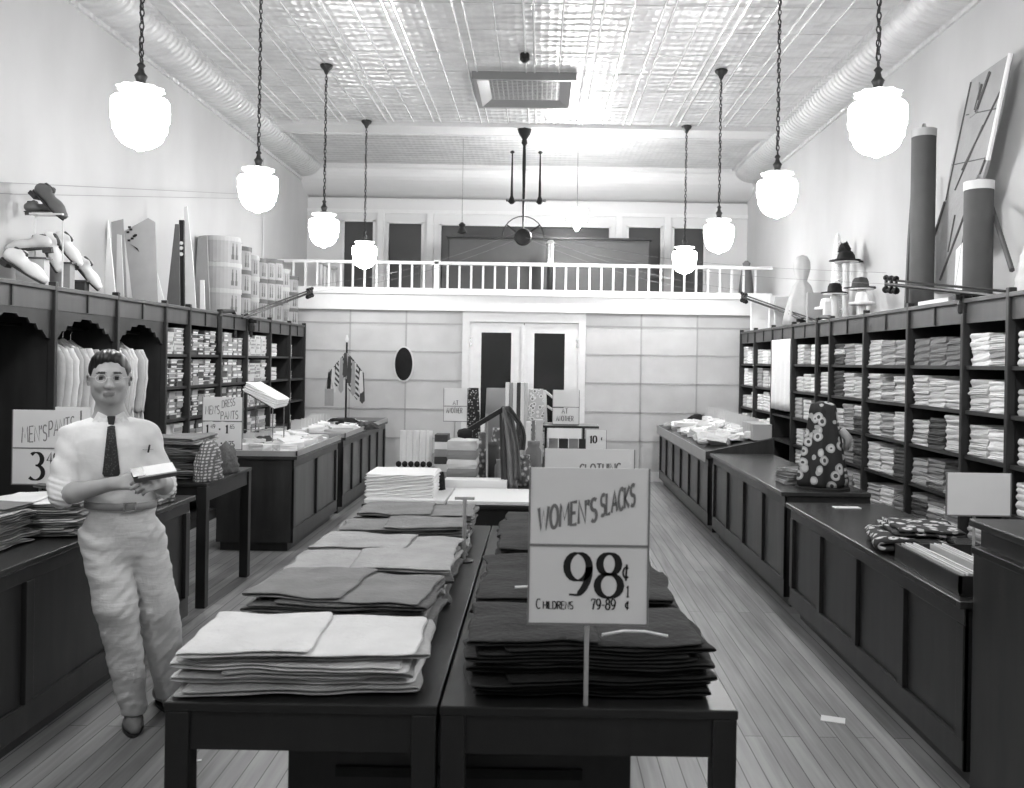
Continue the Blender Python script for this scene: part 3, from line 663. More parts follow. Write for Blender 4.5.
def right_stock():
    rnd = random.Random(5); cnt = 0
    bays = [(5.42, 6.0, 'nearest'), (6.0, 6.9, 'second'), (6.9, 7.83, 'third'), (7.83, 8.75, 'fourth')]
    tones = {0: [WHITEC, WHITEC, LIGHTC], 1: [LIGHTC, MIDC, LIGHTC], 2: [LIGHTC, LIGHTC, GREYC], 3: [GREYC, LIGHTC, DARKC]}
    toneW = {'white': 'white', 'light': 'pale grey', 'grey': 'mid grey', 'mid': 'darker grey', 'dark': 'dark'}
    for bi, (a, b, bn) in enumerate(bays):
        for si in range(5):
            z0 = SH[1:][si]; gap = (SH[si]-.03 if si else 1.96)-z0
            ns = 2 if b-a < .7 else 3; wd = (b-a-.08)/ns
            for k in range(ns):
                h = rnd.uniform(.042, .052); n = int(min(gap-.025, rnd.uniform(.75, 1.0)*gap)/h); n = max(3, min(n, 5+(si < 3)))
                m_ = rnd.choice(tones[bi] if si < 3 else [LIGHTC, GREYC, DARKC, MIDC]); z = z0
                if bi == 1 and si == 2 and k == 1: m_ = DARKC
                for q in range(n):
                    mm = m_ if rnd.random() > .12 else rnd.choice([GREYC, LIGHTC])
                    tn = [v for kk, v in toneW.items() if mm.name.startswith(kk)][0]
                    lb = '%s folded cloth, %s up in %s pile, %s shelf, %s bay of right shelving' % (tn, ORD[q], ['near', 'middle', 'far'][k if ns == 3 else 2*k], SHN[si], bn)
                    hh = h*rnd.uniform(.9, 1.1)
                    sw = wd*rnd.uniform(.92, 1.0); dd = rnd.uniform(.30, .34)
                    shelf_item(slab_proto(rnd.randint(0, 5), mm), 'folded_cloth', 2.875+dd/2+rnd.uniform(0, .015), a+.04+wd*(k+.5)+rnd.uniform(-.008, .008), z, dd, sw, hh, lb, 'folded cloth', 'folded cloth piles on the near right shelving', 0)
                    z += hh+.001; cnt += 1
    # what lies farther off, and the edge bay, in one mass
    m = MB()
    for a, b in ((4.5, 5.42), (8.75, 9.18), (9.18, 10.06), (10.94, 11.84), (11.84, 12.66)):
        for si in range(5):
            z0 = SH[1:][si]; gap = (SH[si]-.03 if si else 1.96)-z0; ns = max(1, int((b-a)/.27)); wd = (b-a-.06)/ns
            for k in range(ns):
                z = z0; top = z0+gap*rnd.uniform(.6, .95); m.cur = rnd.choice([0, 0, 0, 1, 1, 2]); x0 = 2.88+rnd.uniform(0, .02)
                while z < top-.03:
                    h = rnd.uniform(.028, .05); y = a+.03+wd*k+rnd.uniform(0, .01)
                    f = fold_slab(.30, wd-.02, h, rnd.randint(0, 9), 1, .004); off = Vector((x0+.15, y+wd/2, z))
                    m.add([Vector(v)+off for v in f.v], f.f); z += h+.001
    o = one('folded_cloth_mass', m, [WHITEC, LIGHTC, GREYC], 'dense piles of folded cloth and linens on the far bays of the right shelving', 'folded cloth', None)
    o['kind'] = 'stuff'
    return cnt
right_stock()
def stock_box(seed):
    "lidded carton with a printed label on the face that looks into the shop (+x)"
    m = MB(); m.box(-.5, .48, -.49, .49, 0, .96); m.cur = 1; m.box(-.5, .5, -.5, .5, .62 if seed % 2 else .8, 1.0); m.cur = 2
    if seed % 3 == 0: m.box(.48, .492, -.25, .25, .12, .52)
    elif seed % 3 == 1: m.box(.48, .492, -.4, .4, .1, .5)
    return m
BXD = {}
def left_stock():
    rnd = random.Random(11); cnt = 0
    kr = mat('box_light', 205, .7); kg = mat('box_grey', 150, .7); kd = mat('box_dark', 80, .7); lb_ = mat('box_label', 225, .7); ld = mat('box_label_dark', 60, .7)
    sets = [(kr, kr, kg), (kg, kr, lb_), (kd, kr, lb_), (kd, kd, lb_), (kr, kg, ld), (kg, kg, lb_)]; setn = ['pale', 'pale lidded', 'dark white lidded', 'dark labelled', 'pale dark labelled', 'grey labelled']
    def proto(i, s):
        if (i, s) not in BXD:
            o = stock_box(s).build('stock_box', list(sets[i]), local=True); BXD[(i, s)] = o.data; bpy.data.objects.remove(o)
        return BXD[(i, s)]
    bays = [(7.96, 8.50, 'first', [(2, 6, [0, 0, 1]), (3, 6, [2, 3, 1]), (3, 5, [2, 3, 5]), (2, 3, [0, 5])]),
            (8.50, 9.33, 'second', [(5, 6, [2, 1, 3]), (5, 6, [2, 3, 5, 1]), (5, 5, [2, 5, 3]), (3, 3, [3, 5])]),
            (9.33, 10.17, 'third', [(5, 5, [5, 1, 5]), (5, 4, [5, 2, 3]), (5, 4, [3, 3, 5]), (3, 3, [3, 5])]),
            (10.17, 11.05, 'fourth', [(4, 6, [0, 0, 0]), (4, 6, [0, 0, 1]), (4, 5, [0, 1, 5]), (3, 3, [0, 5])])]
    for a, b, bn, rows in bays:
        for si, (nc, nr, kinds) in enumerate(rows):
            z0 = SH[1:][si]; gap = (SH[si]-.03 if si else 1.96)-z0; wd = (b-a-.06)/nc; h = (gap-.015)/nr
            for c in range(nc):
                n = nr-rnd.choice([0, 0, 0, 1]); z = z0
                for r in range(n):
                    if cnt >= 292: break
                    kk = rnd.choice(kinds); col = ['near', 'second', 'middle', 'fourth', 'far'][c] if nc > 3 else ['near', 'middle', 'far'][c]
                    shelf_item(proto(kk, rnd.randint(0, 2)), 'stock_box', -3.37-.17+rnd.uniform(-.02, .0), a+.03+wd*(c+.5), z, .32, wd*rnd.uniform(.88, .96), h*.965, '%s box, %s up in %s stack, %s shelf, %s box bay on left' % (setn[kk], ORD[r], col, SHN[si], bn), 'box', 'small boxes on the far left shelving'); z += h; cnt += 1
    # sparse bays at the far end
    for a, b, bn in ((11.05, 11.92, 'fifth'), (11.92, 12.66, 'last')):
        for si in range(4):
            z = SH[1:][si]
            if bn == 'fifth':
                for q in range(3):
                    shelf_item(slab_proto(q, LIGHTC if q else WHITEC), 'folded_shirt', -3.37-.16, a+.22, z, .3, .3, .05, '%s folded shirt, %s up, %s shelf, near end of fifth far left bay' % ('white' if not q else 'pale', ORD[q], SHN[si]), 'shirt', 'folded shirts in the far left shelving'); z += .055
            else:
                for q in range(2 if si else 3):
                    shelf_item(proto(0, 2), 'stock_box', -3.37-.16, a+.16, z, .28, .16, .05, 'small pale box, %s up, %s shelf, mostly empty last bay of left shelving' % (ORD[q], SHN[si]), 'box', 'small boxes on the far left shelving'); z += .055
    return cnt
left_stock()
# ---------------------------------------------------------------- hanging coats
def coat(seed, mt):
    rnd = random.Random(seed)
    t = thing('hanging_coat', (0, 0, 0), 'x', 'coat', 'coats hanging in the left wardrobe')
    H = .93; m = MB(); n = 28; rows = 22; vs = []
    for j in range(rows+1):
        v = j/rows; z = -v*H
        wd = .055+(.205-.055)*min(1, (v/.10)**.6) if v < .10 else .205-.02*math.sin(PI*min(1, (v-.1)/.5))+.03*v
        th = .018+.020*min(1, v*6)
        for i in range(n):
            a = 2*PI*i/n; c, s_ = math.cos(a), math.sin(a)
            rp = 1+.22*v*math.sin(5*a+seed)+.1*math.sin(9*a+seed*2+v*3)
            vs.append((wd*c*(1+.03*math.sin(v*9+seed)), th*s_*rp+.006*math.sin(v*5+c*3+seed), z-(.05*abs(c)**1.5 if v < .12 else .05*abs(c)**1.5)))
    fs = [(j*n+i, j*n+(i+1) % n, (j+1)*n+(i+1) % n, (j+1)*n+i) for j in range(rows) for i in range(n)]
    fs += [tuple(range(n)), tuple(range(rows*n, rows*n+n))[::-1]]
    m.add(vs, fs); m.build('coat_body', mt, t, smooth=True)
    for s in (-1, 1):
        P = [(s*.185, -.002, -.07), (s*.215, -.004, -.16), (s*.222, -.012, -.32), (s*.215, -.02, -.48), (s*.208, -.028, -.60)]
        m = MB(); vs = []; n2 = 12; R = [.03, .045, .043, .037, .036]
        PP = []; RR = []
        for q in range(13):
            f = q/12*4; i = min(3, int(f)); g = f-i; PP.append(Vector(P[i]).lerp(Vector(P[i+1]), g)); RR.append((R[i]*(1-g)+R[i+1]*g)*(1+.06*math.sin(q*2.1+seed)))
        for p, r in zip(PP, RR): vs += [(p.x+r*math.cos(2*PI*k/n2), p.y+r*.62*math.sin(2*PI*k/n2), p.z) for k in range(n2)]
        m.add(vs, [(j*n2+i, j*n2+(i+1) % n2, (j+1)*n2+(i+1) % n2, (j+1)*n2+i) for j in range(12) for i in range(n2)]+[tuple(range(n2)), tuple(range(12*n2, 13*n2))[::-1]])
        m.build('sleeve', mt, t, smooth=True)
    MB().tube([(0, 0, -.02), (0, 0, .04), (.012, 0, .062), (0, 0, .08), (-.014, 0, .07)], .003, 6).build('hanger_hook', STEEL, t)
    return t
def coats():
    c1 = coat(1, mat('pale_coat', 190, .85, var=.06, bump=.3)); c2 = coat(4, mat('light_grey_coat', 170, .85, var=.06, bump=.3)); c3 = coat(8, mat('cream_coat', 205, .85, var=.06, bump=.3))
    used = set()
    tn = {c1: 'pale', c2: 'light grey', c3: 'cream'}
    spots_ = [('second', [5.25]), ('third', [6.26, 6.35, 6.43, 6.52, 6.62, 6.71, 6.82]), ('fourth', [7.10, 7.17, 7.25, 7.34, 7.42, 7.5, 7.60])]
    r = random.Random(3)
    for bn, ys in spots_:
        for i, y in enumerate(ys):
            p = [c1, c3, c2][(i+len(bn)) % 3]
            lb = '%s coat hanging in the left wardrobe, %s from near end of %s arched bay' % (tn[p], ['first', 'second', 'third', 'fourth', 'fifth', 'sixth', 'seventh'][i], {'second': 'leftmost', 'third': 'middle', 'fourth': 'farthest'}[bn])
            place(p, p not in used, (-3.60, y, 1.80+r.uniform(-.008, .008)), (0, 0, r.uniform(-.12, .12)), (1, 1, r.uniform(.95, 1.03)), lb); used.add(p)
coats()
# ---------------------------------------------------------------- counters and tables
def counter(name, x0, x1, y0, y1, z, lb, npan, face, top_t=.03, over=.03, panel=None, incl=0., kick=.1, rim=0., endpan=True):
    "face: 'right' = the panelled side looks to -x (right-hand counters), 'left' = looks to +x"
    panel = panel or DARK
    t = thing(name, ((x0+x1)/2, (y0+y1)/2, 0), lb, 'counter')
    s = -1 if face == 'right' else 1; xf = x0 if s == -1 else x1; xk = x1 if s == -1 else x0
    def bx(m, a, b, c0, c1, z0, z1): p, q = xf+s*a, xf+s*b; return m.box(min(p, q), max(p, q), c0, c1, z0, z1)
    dp = x1-x0
    bx(MB(), -.02, -dp, y0+.01, y1-.01, kick, z-top_t).build('carcass', panel, t)
    bx(MB(), -.06, -dp+.02, y0+.05, y1-.05, 0, kick).build('plinth', DARK, t)
    bx(MB(), -.004, -dp, y0, y0+.010, kick-.02, z-top_t).build('end_panel', DARK, t)
    bx(MB(), .0, -.02, y0, y1, kick-.02, kick+.10).build('bottom_rail', DARK, t, bevel=.004)
    bx(MB(), .0, -.02, y0, y1, z-top_t-.07, z-top_t).build('top_rail', DARK, t, bevel=.004)
    for k in range(npan+1):
        y = y0+(y1-y0)*k/npan; y = min(max(y, y0+.03), y1-.03)
        bx(MB(), .004, -.02, y-.03, y+.03, kick+.10, z-top_t-.07).build('stile', DARK, t, bevel=.003)
    if incl:
        m = MB().prism([(over, 0), (-dp, 0), (-dp, incl), (over, top_t+.045)], (xf, y0-.02, z-top_t), (s, 0, 0), (0, 0, 1), (0, 1, 0), y1-y0+.04)
        m.build('sloping_top', DARKTOP, t, bevel=.004)
        bx(MB(), over+.008, over, y0-.02, y1+.02, z-top_t-.03, z+.05).build('front_edge', mat('edge_strip', 150, .4, var=.08), t)
    else:
        bx(MB(), over, -dp, y0-.02, y1+.02, z-top_t, z).build('countertop', DARKTOP, t, bevel=.005)
        if rim:
            m = MB(); rm = mat('edge_strip', 150, .4, var=.08)
            bx(m, over, over-.012, y0-.02, y1+.02, z, z+rim); bx(m, over, -dp, y0-.02, y0-.008, z, z+rim*.9); bx(m, over, -dp, y1+.008, y1+.02, z, z+rim)
            m.build('tray_rim', rm, t)
    return t
def table(name, x0, x1, y0, y1, z, lb, leg=.065, apron=.105, under=True, mt=None, midlegs=()):
    mt = mt or TABLEW
    t = thing(name, ((x0+x1)/2, (y0+y1)/2, 0), lb, 'table')
    MB().box(x0-.003, x1+.003, y0-.003, y1+.003, z-.025, z).build('tabletop', mt, t, bevel=.004)
    MB().box(x0+.01, x1-.01, y0+.01, y0+.03, z-.025-apron, z-.025).box(x0+.01, x1-.01, y1-.03, y1-.01, z-.025-apron, z-.025).box(x0+.01, x0+.03, y0+.03, y1-.03, z-.025-apron, z-.025).box(x1-.03, x1-.01, y0+.03, y1-.03, z-.025-apron, z-.025).build('apron', mt, t)
    for a in (x0, x1-leg):
        for b in (y0, y1-leg): MB().box(a, a+leg, b, b+leg, 0, z-.025).build('leg', mt, t, bevel=.004)
    return t
counter('sales_counter', -2.78, -2.15, 1.2, 5.5, .82, 'long dark counter along the left with the man leaning on it', 5, 'left')
table('sales_table', -2.98, -2.21, 5.93, 6.86, .835, 'dark table carrying the dress pants piles left of the aisle', apron=.10)
counter('sales_counter', -2.78, -2.114, 7.7, 9.36, .83, 'dark panelled counter with white goods and the wire shirt stand', 2, 'left', panel=LITPANELW, rim=.05, over=.03)
counter('sales_counter', -2.78, -2.114, 9.62, 12.25, .83, 'farthest left panelled counter carrying the tie stand', 5, 'left', panel=LITPANELW, rim=.05, over=.03)
counter('sales_counter', 1.70, 2.34, 3.53, 5.98, .76, 'near right dark counter with the envelope tray on top', 4, 'right', panel=DARK)
counter('sales_counter', 1.71, 2.30, 6.16, 8.72, .81, 'middle right dark counter beneath the flowered cloth cone', 4, 'right', panel=tex_mat('mid_counter_wood', f_wood(62, 78), .38))
counter('sales_counter', 1.69, 2.34, 8.86, 12.45, .77, 'farthest right panelled counter heaped with loose white goods', 6, 'right', panel=LITPANELW, incl=.22)
def desk():
    t = thing('wrapping_desk', (2.1, 2.9, 0), 'tall dark wooden wrapping desk at the right front corner', 'desk')
    MB().box(1.74, 2.55, 2.2, 3.49, .08, 1.06).build('carcass', DARK, t)
    MB().box(1.70, 2.58, 2.16, 3.51, 1.06, 1.09).build('desk_top', DARK, t, bevel=.006)
    MB().box(1.715, 1.745, 2.18, 3.50, .0, .98).build('side_panel', DARK, t, bevel=.004)
    MB().box(1.705, 1.745, 2.18, 3.50, .955, .985).build('moulding', TABLEW, t, bevel=.004)
desk()
TX0, TX1, TY0, TY1, TZ = -.985, .54, 2.37, 4.98, .76
table('sales_table', TX0, -.262, TY0, TY1, TZ, 'dark front table holding pale folded trousers, left of the narrow seam')
table('sales_table', -.250, TX1, TY0, TY1, TZ, 'dark front table holding black slacks, right of the narrow seam')
def crate(x0, x1, y0, y1, z1, lb):
    t = thing('storage_box', ((x0+x1)/2, (y0+y1)/2, 0), lb, 'box')
    MB().box(x0, x1, y0, y1, 0, z1).build('box_body', TABLEW, t, bevel=.006)
    MB().box(x0-.01, x1+.01, y0-.01, y1+.01, z1, z1+.03).build('box_lid', TABLEW, t, bevel=.006)
    MB().box(x0+.15, x1-.15, y0-.012, y0, z1-.15, z1-.12).build('handle_slot', BLACKC, t)
crate(-.76, .30, 2.75, 4.6, .545, 'large dark storage box on the floor beneath the two front tables')
table('display_table', -1.07, .66, 5.42, 7.02, .80, 'dark middle table topped with white boards and striped blankets', mt=TABLEW)
def front_cloth():
    MBx = MB().box(-1.05, .64, 5.46, 5.48, .0, .70)
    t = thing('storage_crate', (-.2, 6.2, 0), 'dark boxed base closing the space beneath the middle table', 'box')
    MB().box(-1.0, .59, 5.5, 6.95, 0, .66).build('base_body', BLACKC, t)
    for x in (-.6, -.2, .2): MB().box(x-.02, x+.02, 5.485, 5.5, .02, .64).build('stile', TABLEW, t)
front_cloth()
table('display_table', -1.0, .62, 7.35, 9.2, .80, 'far dark centre table with show cards and fabric bolts', mt=TABLEW)
# white baize boards on the middle table
for x0, x1, lb in ((-1.06, -.565, 'left white board lying on the front edge of the middle table'), (-.555, -.02, 'middle white board on the front edge of the middle table'), (-.01, .65, 'right white board on the middle table behind the slacks sign')):
    one('white_board', MB().box(x0, x1, 5.43, 5.98, .801, .826), PAPER, lb, 'board', 'white boards on the middle table', bevel=.004)

# ---------------------------------------------------------------- trousers folded over themselves
def fold_trousers(m, w_, d, t, seed, off, rz=0., amp=.007, ws=None, flap=None):
    rnd = random.Random(seed); ws = seed if ws is None else ws; th = t*.42; R = t*.25; nseg = 12
    dirn = 1 if seed % 2 else -1; top_len = w_*(flap or rnd.uniform(.80, .97))
    path = [(w_/2-w_*i/nseg, th/2) for i in range(nseg+1)]
    path += [(-w_/2-R*math.sin(a)*1.6, th/2+R*(1-math.cos(a))*1.0) for a in (PI*.25, PI*.5, PI*.75)]
    path += [(-w_/2+top_len*i/nseg, th/2+2*R) for i in range(nseg+1)]
    n = len(path); ny = 12; vs = []; fs = []
    c, s_ = math.cos(rz), math.sin(rz)
    for j in range(ny+1):
        v = j/ny; yy = -d/2+d*v; row = []
        up = []; dn = []
        for i, (x, z) in enumerate(path):
            p0 = Vector(path[max(i-1, 0)]); p1 = Vector(path[min(i+1, n-1)]); tg = (p1-p0).normalized(); nn = Vector((-tg.y, tg.x))
            tt = th/2*(.55 if j in (0, ny) else 1)
            dz = wav(x*2.2*dirn, yy*3, ws, amp)+amp*1.0; ex = wav(yy*4, z*8, seed+2, .010); ey = wav(x*5, z*9, seed+5, .012)
            up.append((x+nn.x*tt+ex, yy+ey, z+nn.y*tt+dz)); dn.append((x-nn.x*tt+ex, yy+ey, z-nn.y*tt+dz))
        ring = up+dn[::-1]
        for x, y, z in ring:
            x *= dirn; vs.append((off[0]+c*x-s_*y, off[1]+s_*x+c*y, off[2]+max(z, .0)))
    N = 2*n
    for j in range(ny):
        for i in range(N): fs.append((j*N+i, j*N+(i+1) % N, (j+1)*N+(i+1) % N, (j+1)*N+i))
    for base in (0, ny*N):
        for i in range(n-1): fs.append((base+i, base+i+1, base+N-2-i, base+N-1-i))
    return m.add(vs, fs)
def trouser_pile(cx, cy, z, w_, d, t, n, mats, where, kind, group, seed, spread=.012, rz=0., labeler=None):
    rnd = random.Random(seed); out = []
    for q in range(n):
        mt, tone = mats[q % len(mats)] if q < n-1 else mats[-1]
        ww = w_*rnd.uniform(.93, 1.0); m = MB(); oz = .0
        fold_trousers(m, ww, d*rnd.uniform(.92, 1.02), t, seed*13+q, (cx+rnd.uniform(-spread, spread), cy+rnd.uniform(-spread, spread), z+.001), rz+rnd.uniform(-.07, .07), amp=.0065, ws=seed, flap=(None if q < n-1 else rnd.uniform(.5, .68)))
        pos = 'topmost' if q == n-1 else ORD[q]+(' up' if q else '')
        o = one(kind[0], m, mt, '%s %s, %s in %s' % (tone, kind[1], pos, where), kind[2], group, smooth=True)
        o.modifiers.new('sub', 'SUBSURF').levels = 1; o.modifiers['sub'].render_levels = 1
        z += t*.98; out.append(o)
    return z, out
TR = ('folded_trousers', 'folded trousers', 'trousers')
tA = mat('tan_trousers', 158, .9, var=.10, bump=.5, bscale=40); tB = mat('cream_trousers', 208, .9, var=.07, bump=.5, bscale=40); tC = mat('grey_trousers', 122, .9, var=.12, bump=.5, bscale=40); tD = mat('tweed_trousers', 92, .95, var=.22, scale=60, bump=.5, bscale=60)
PL = [('the front pale pile of the left front table', 2.60, .68, .38, 6, [(tA, 'light grey'), (tB, 'cream'), (tA, 'light grey'), (tB, 'cream')], .02),
      ('the second pile back on the left front table', 3.07, .62, .40, 7, [(tC, 'mid grey'), (tD, 'dark tweed'), (tC, 'mid grey'), (tC, 'mid grey')], -.05),
      ('the third pile back on the left front table', 3.46, .62, .38, 7, [(tD, 'dark tweed'), (tC, 'mid grey'), (tA, 'light grey'), (tA, 'light grey')], .07),
      ('the fourth pile back on the left front table', 3.80, .60, .34, 7, [(tC, 'mid grey'), (tD, 'dark tweed'), (tC, 'mid grey'), (tA, 'light grey')], -.03),
      ('the fifth pile back on the left front table', 4.26, .60, .32, 7, [(tD, 'dark tweed'), (tC, 'mid grey'), (tA, 'light grey'), (tC, 'mid grey')], .04),
      ('the farthest pile on the left front table', 4.66, .60, .38, 7, [(tD, 'dark tweed'), (tC, 'mid grey'), (tC, 'mid grey')], .0)]
for i, (wh, y, w_, d, n, ms, rz) in enumerate(PL): trouser_pile(-.655+.006*i, y, TZ, w_, d, .021, n, ms, wh, TR, 'trouser piles on the left front table', 40+i, rz=rz)
SL = ('folded_slacks', 'folded slacks', 'slacks')
sA = mat('black_slacks', 20, .9, var=.3, bump=.5); sB = mat('charcoal_slacks', 32, .9, var=.2, bump=.5); sC = mat('dim_slacks', 26, .85, var=.3, bump=.5)
for i, (wh, y, w_, n) in enumerate([('the front dark pile of the right front table', 2.61, .68, 8), ('the second dark pile of the right front table', 3.09, .66, 8), ('the third dark pile of the right front table', 3.49, .64, 7), ('the fourth dark pile of the right front table', 3.89, .60, 7), ('the fifth dark pile of the right front table', 4.28, .58, 6), ('the farthest dark pile of the right front table', 4.68, .56, 5)]):
    z, os_ = trouser_pile(.145-.008*i, y, TZ, w_, .40, .020, n, [(sA, 'black'), (sB, 'charcoal'), (sC, 'dull black')], wh, SL, 'dark slacks piles on the right front table', 80+i, rz=(.03, -.06, .05, -.02, .04, 0)[i], spread=.014)
    top = os_[-1]
    if i in (0, 1, 2):                                         # pale drawcord / piping lying on the top pair
        rr = random.Random(i)
        for k in range(2 if i else 1):
            x0 = -.12+.36*rr.random(); yy = y-.15
            P = [(x0+.06*q+.0, yy+.03*math.sin(q*1.1+i)+.04*k, z+.012+.004*math.sin(q)) for q in range(4)]
            MB().tube(P, .0045, 6).build('white_piping', PAPER, top)
# ---------------------------------------------------------------- show cards on stands
def show_card(x0, x1, y, cards, pole, lb, texts, name='show_card_sign', yaw=0., cat='sign', base=True):
    "cards: [(z0, z1)]; pole: (x, z_foot) or None; texts: list of (txt, x, z, h, ink, squeeze, angle, weight, thin)"
    z0 = min(c[0] for c in cards); t = thing(name, ((x0+x1)/2, y, z0 if not pole else pole[1]), lb, cat)
    M = Matrix.Translation(((x0+x1)/2, y, 0)) @ Matrix.Rotation(yaw, 4, 'Z') @ Matrix.Translation((-(x0+x1)/2, -y, 0))
    for a, b in cards:
        MB().box(x0, x1, y-.002, y+.002, a, b, M).build('card', CARD, t)
    m = MB(); zz = max(c[1] for c in cards)
    m.box(x0-.005, x0, y-.004, y+.004, z0, zz, M); m.box(x1, x1+.005, y-.004, y+.004, z0, zz, M); m.box(x0-.005, x1+.005, y-.004, y+.004, z0-.006, z0, M)
    if len(cards) > 1: zc = cards[0][0]; m.box(x0, x1, y-.005, y+.004, zc-.004, zc+.002, M)
    m.build('card_frame', CARDEDGE, t)
    if pole:
        MB().tube([(pole[0], y+.006, pole[1]), (pole[0], y+.006, z0+.05)], .0065, 8).build('pole', mat('pale_rod', 185, .4, .5), t)
        if base: MB().lathe([(.05, 0), (.05, .006), (.012, .015), (.008, .03)], (pole[0], y+.006, pole[1]), 16).build('base', IRON, t)
    R = Matrix.Rotation(yaw, 3, 'Z')
    for k, (tx, x, z, h, ink, sq, ang, wt, thn) in enumerate(texts):
        ux = R @ Vector((math.cos(ang)*sq, 0, math.sin(ang)*sq)); o = M @ Vector((x, y-.002, z)); m = MB()
        lettering(m, tx, o, ux, (0, 0, 1), R @ Vector((0, -1, 0)), h, wt, thn); m.build('lettering', ink, t)
    return t
def women():
    D = 2.385; p = D/F
    c = W(530, 545, D); x0 = c.x; x1 = W(647.5, 545, D).x; zt = W(588, 468, D).z; zm = W(588, 545, D).z; zb = W(588, 623, D).z
    X = lambda px: W(px, 560, D).x
    Z = lambda py: W(588, py, D).z
    show_card(x0, x1, D, [(zm, zt), (zb, zm)], (X(588), TZ), 'white two part card on a rod lettered Women\'s Slacks 98, in front of dark slacks',
      [("WOMEN'S", X(538), Z(531), .060, GREYINK, .56, .18, .22, .7), ('SLACKS', X(600), Z(516), .056, GREYINK, .46, .34, .24, .7),
       ('98', X(566), Z(597), .118, INK, .98, 0, .17, .22), ('c', X(623), Z(580), .044, INK, .8, 0, .14, .6), ('1', X(627), Z(596), .030, INK, .7, 0, .16, .6),
       ('C', X(537), Z(609), .026, INK, .8, 0, .15, .6), ('HILDRENS', X(544), Z(609), .020, INK, .86, 0, .17, .7), ('79-89', X(592), Z(609), .028, INK, .72, 0, .2, .5), ('c', X(626), Z(609), .024, INK, .9, 0, .16, .6)], base=False)
women()
D = 4.2; X = lambda px: W(px, 460, D).x
show_card(X(545), X(634), D, [(W(590, 490, D).z, W(590, 449, D).z)], (X(590), TZ), 'pale card lettered Clothing, its top edge rising behind the Women\'s Slacks sign',
          [('CLOTHING', X(580), W(590, 475, D).z, .050, GREYINK, .80, .04, .18, .6)])
# T shaped empty card rod standing at the back of the left front table
t = thing('card_rod', (-.335, 4.08, TZ), 'empty pale T shaped card rod standing behind the trouser piles', 'sign holder')
x = -.335
MB().tube([(x, 4.08, TZ), (x, 4.08, W(468, 497, 4.08).z)], .009, 8).build('rod', mat('pale_rod', 185, .4, .5), t)
MB().box(x-.045, x+.045, 4.07, 4.09, W(468, 497, 4.08).z-.012, W(468, 497, 4.08).z).build('cross_clip', mat('pale_rod', 185), t)
MB().lathe([(.045, 0), (.045, .006), (.012, .012)], (x, 4.08, TZ), 14).build('base', IRON, t)
def left_signs():
    D = 4.55; X = lambda px: W(px, 450, D).x; Z = lambda py: W(45, py, D).z
    show_card(X(13), X(80), D, [(Z(448), Z(410)), (Z(484), Z(449))], (X(40), .82), 'white two part card lettered Men\'s Pants 3, on the left counter behind the man',
      [("MEN'S", X(22), Z(443), .080, GREYINK, .54, .10, .13, .6), ('PANTS', X(49), Z(437), .080, GREYINK, .5, .22, .13, .6), ('3', X(30), Z(480), .14, INK, 1.0, 0, .17, .25), ('49', X(47.5), Z(464), .06, INK, .8, 0, .15, .3)])
    D = 4.75; X2 = lambda px: W(px, 430, D).x
    one('blank_card', MB().box(X2(55), X2(90), D, D+.004, W(70, 470, D).z-.25, W(70, 407, D).z), CARD, 'blank card edge showing behind the Men\'s Pants sign and the man\'s shoulder', 'card')
    D = 6.8; X3 = lambda px: W(px, 420, D).x; Z3 = lambda py: W(222, py, D).z
    show_card(X3(203), X3(242), D, [(Z3(421), Z3(397)), (Z3(449), Z3(422))], (X3(222), .835), 'white two part card lettered Men\'s Dress Pants, behind the pants table pile',
      [("MEN'S", X3(205.5), Z3(414.5), .062, GREYINK, .58, .05, .15, .7), ('DRESS', X3(222), Z3(408), .055, GREYINK, .6, .22, .15, .7), ('PANTS', X3(221), Z3(419.5), .060, GREYINK, .66, .06, .15, .7),
       ('1', X3(206.5), Z3(433), .062, INK, 1, 0, .2, .4), ('49', X3(211), Z3(428.5), .032, INK, .8, 0, .18, .4), ('-', X3(219), Z3(432), .05, INK, .8, 0, .25, 1), ('1', X3(226), Z3(433), .062, INK, 1, 0, .2, .4), ('65', X3(230.5), Z3(428.5), .032, INK, .8, 0, .18, .4),
       ('-', X3(221), Z3(446), .05, INK, .8, 0, .25, 1), ('1.75', X3(226), Z3(447), .045, INK, .8, 0, .2, .4)])
left_signs()
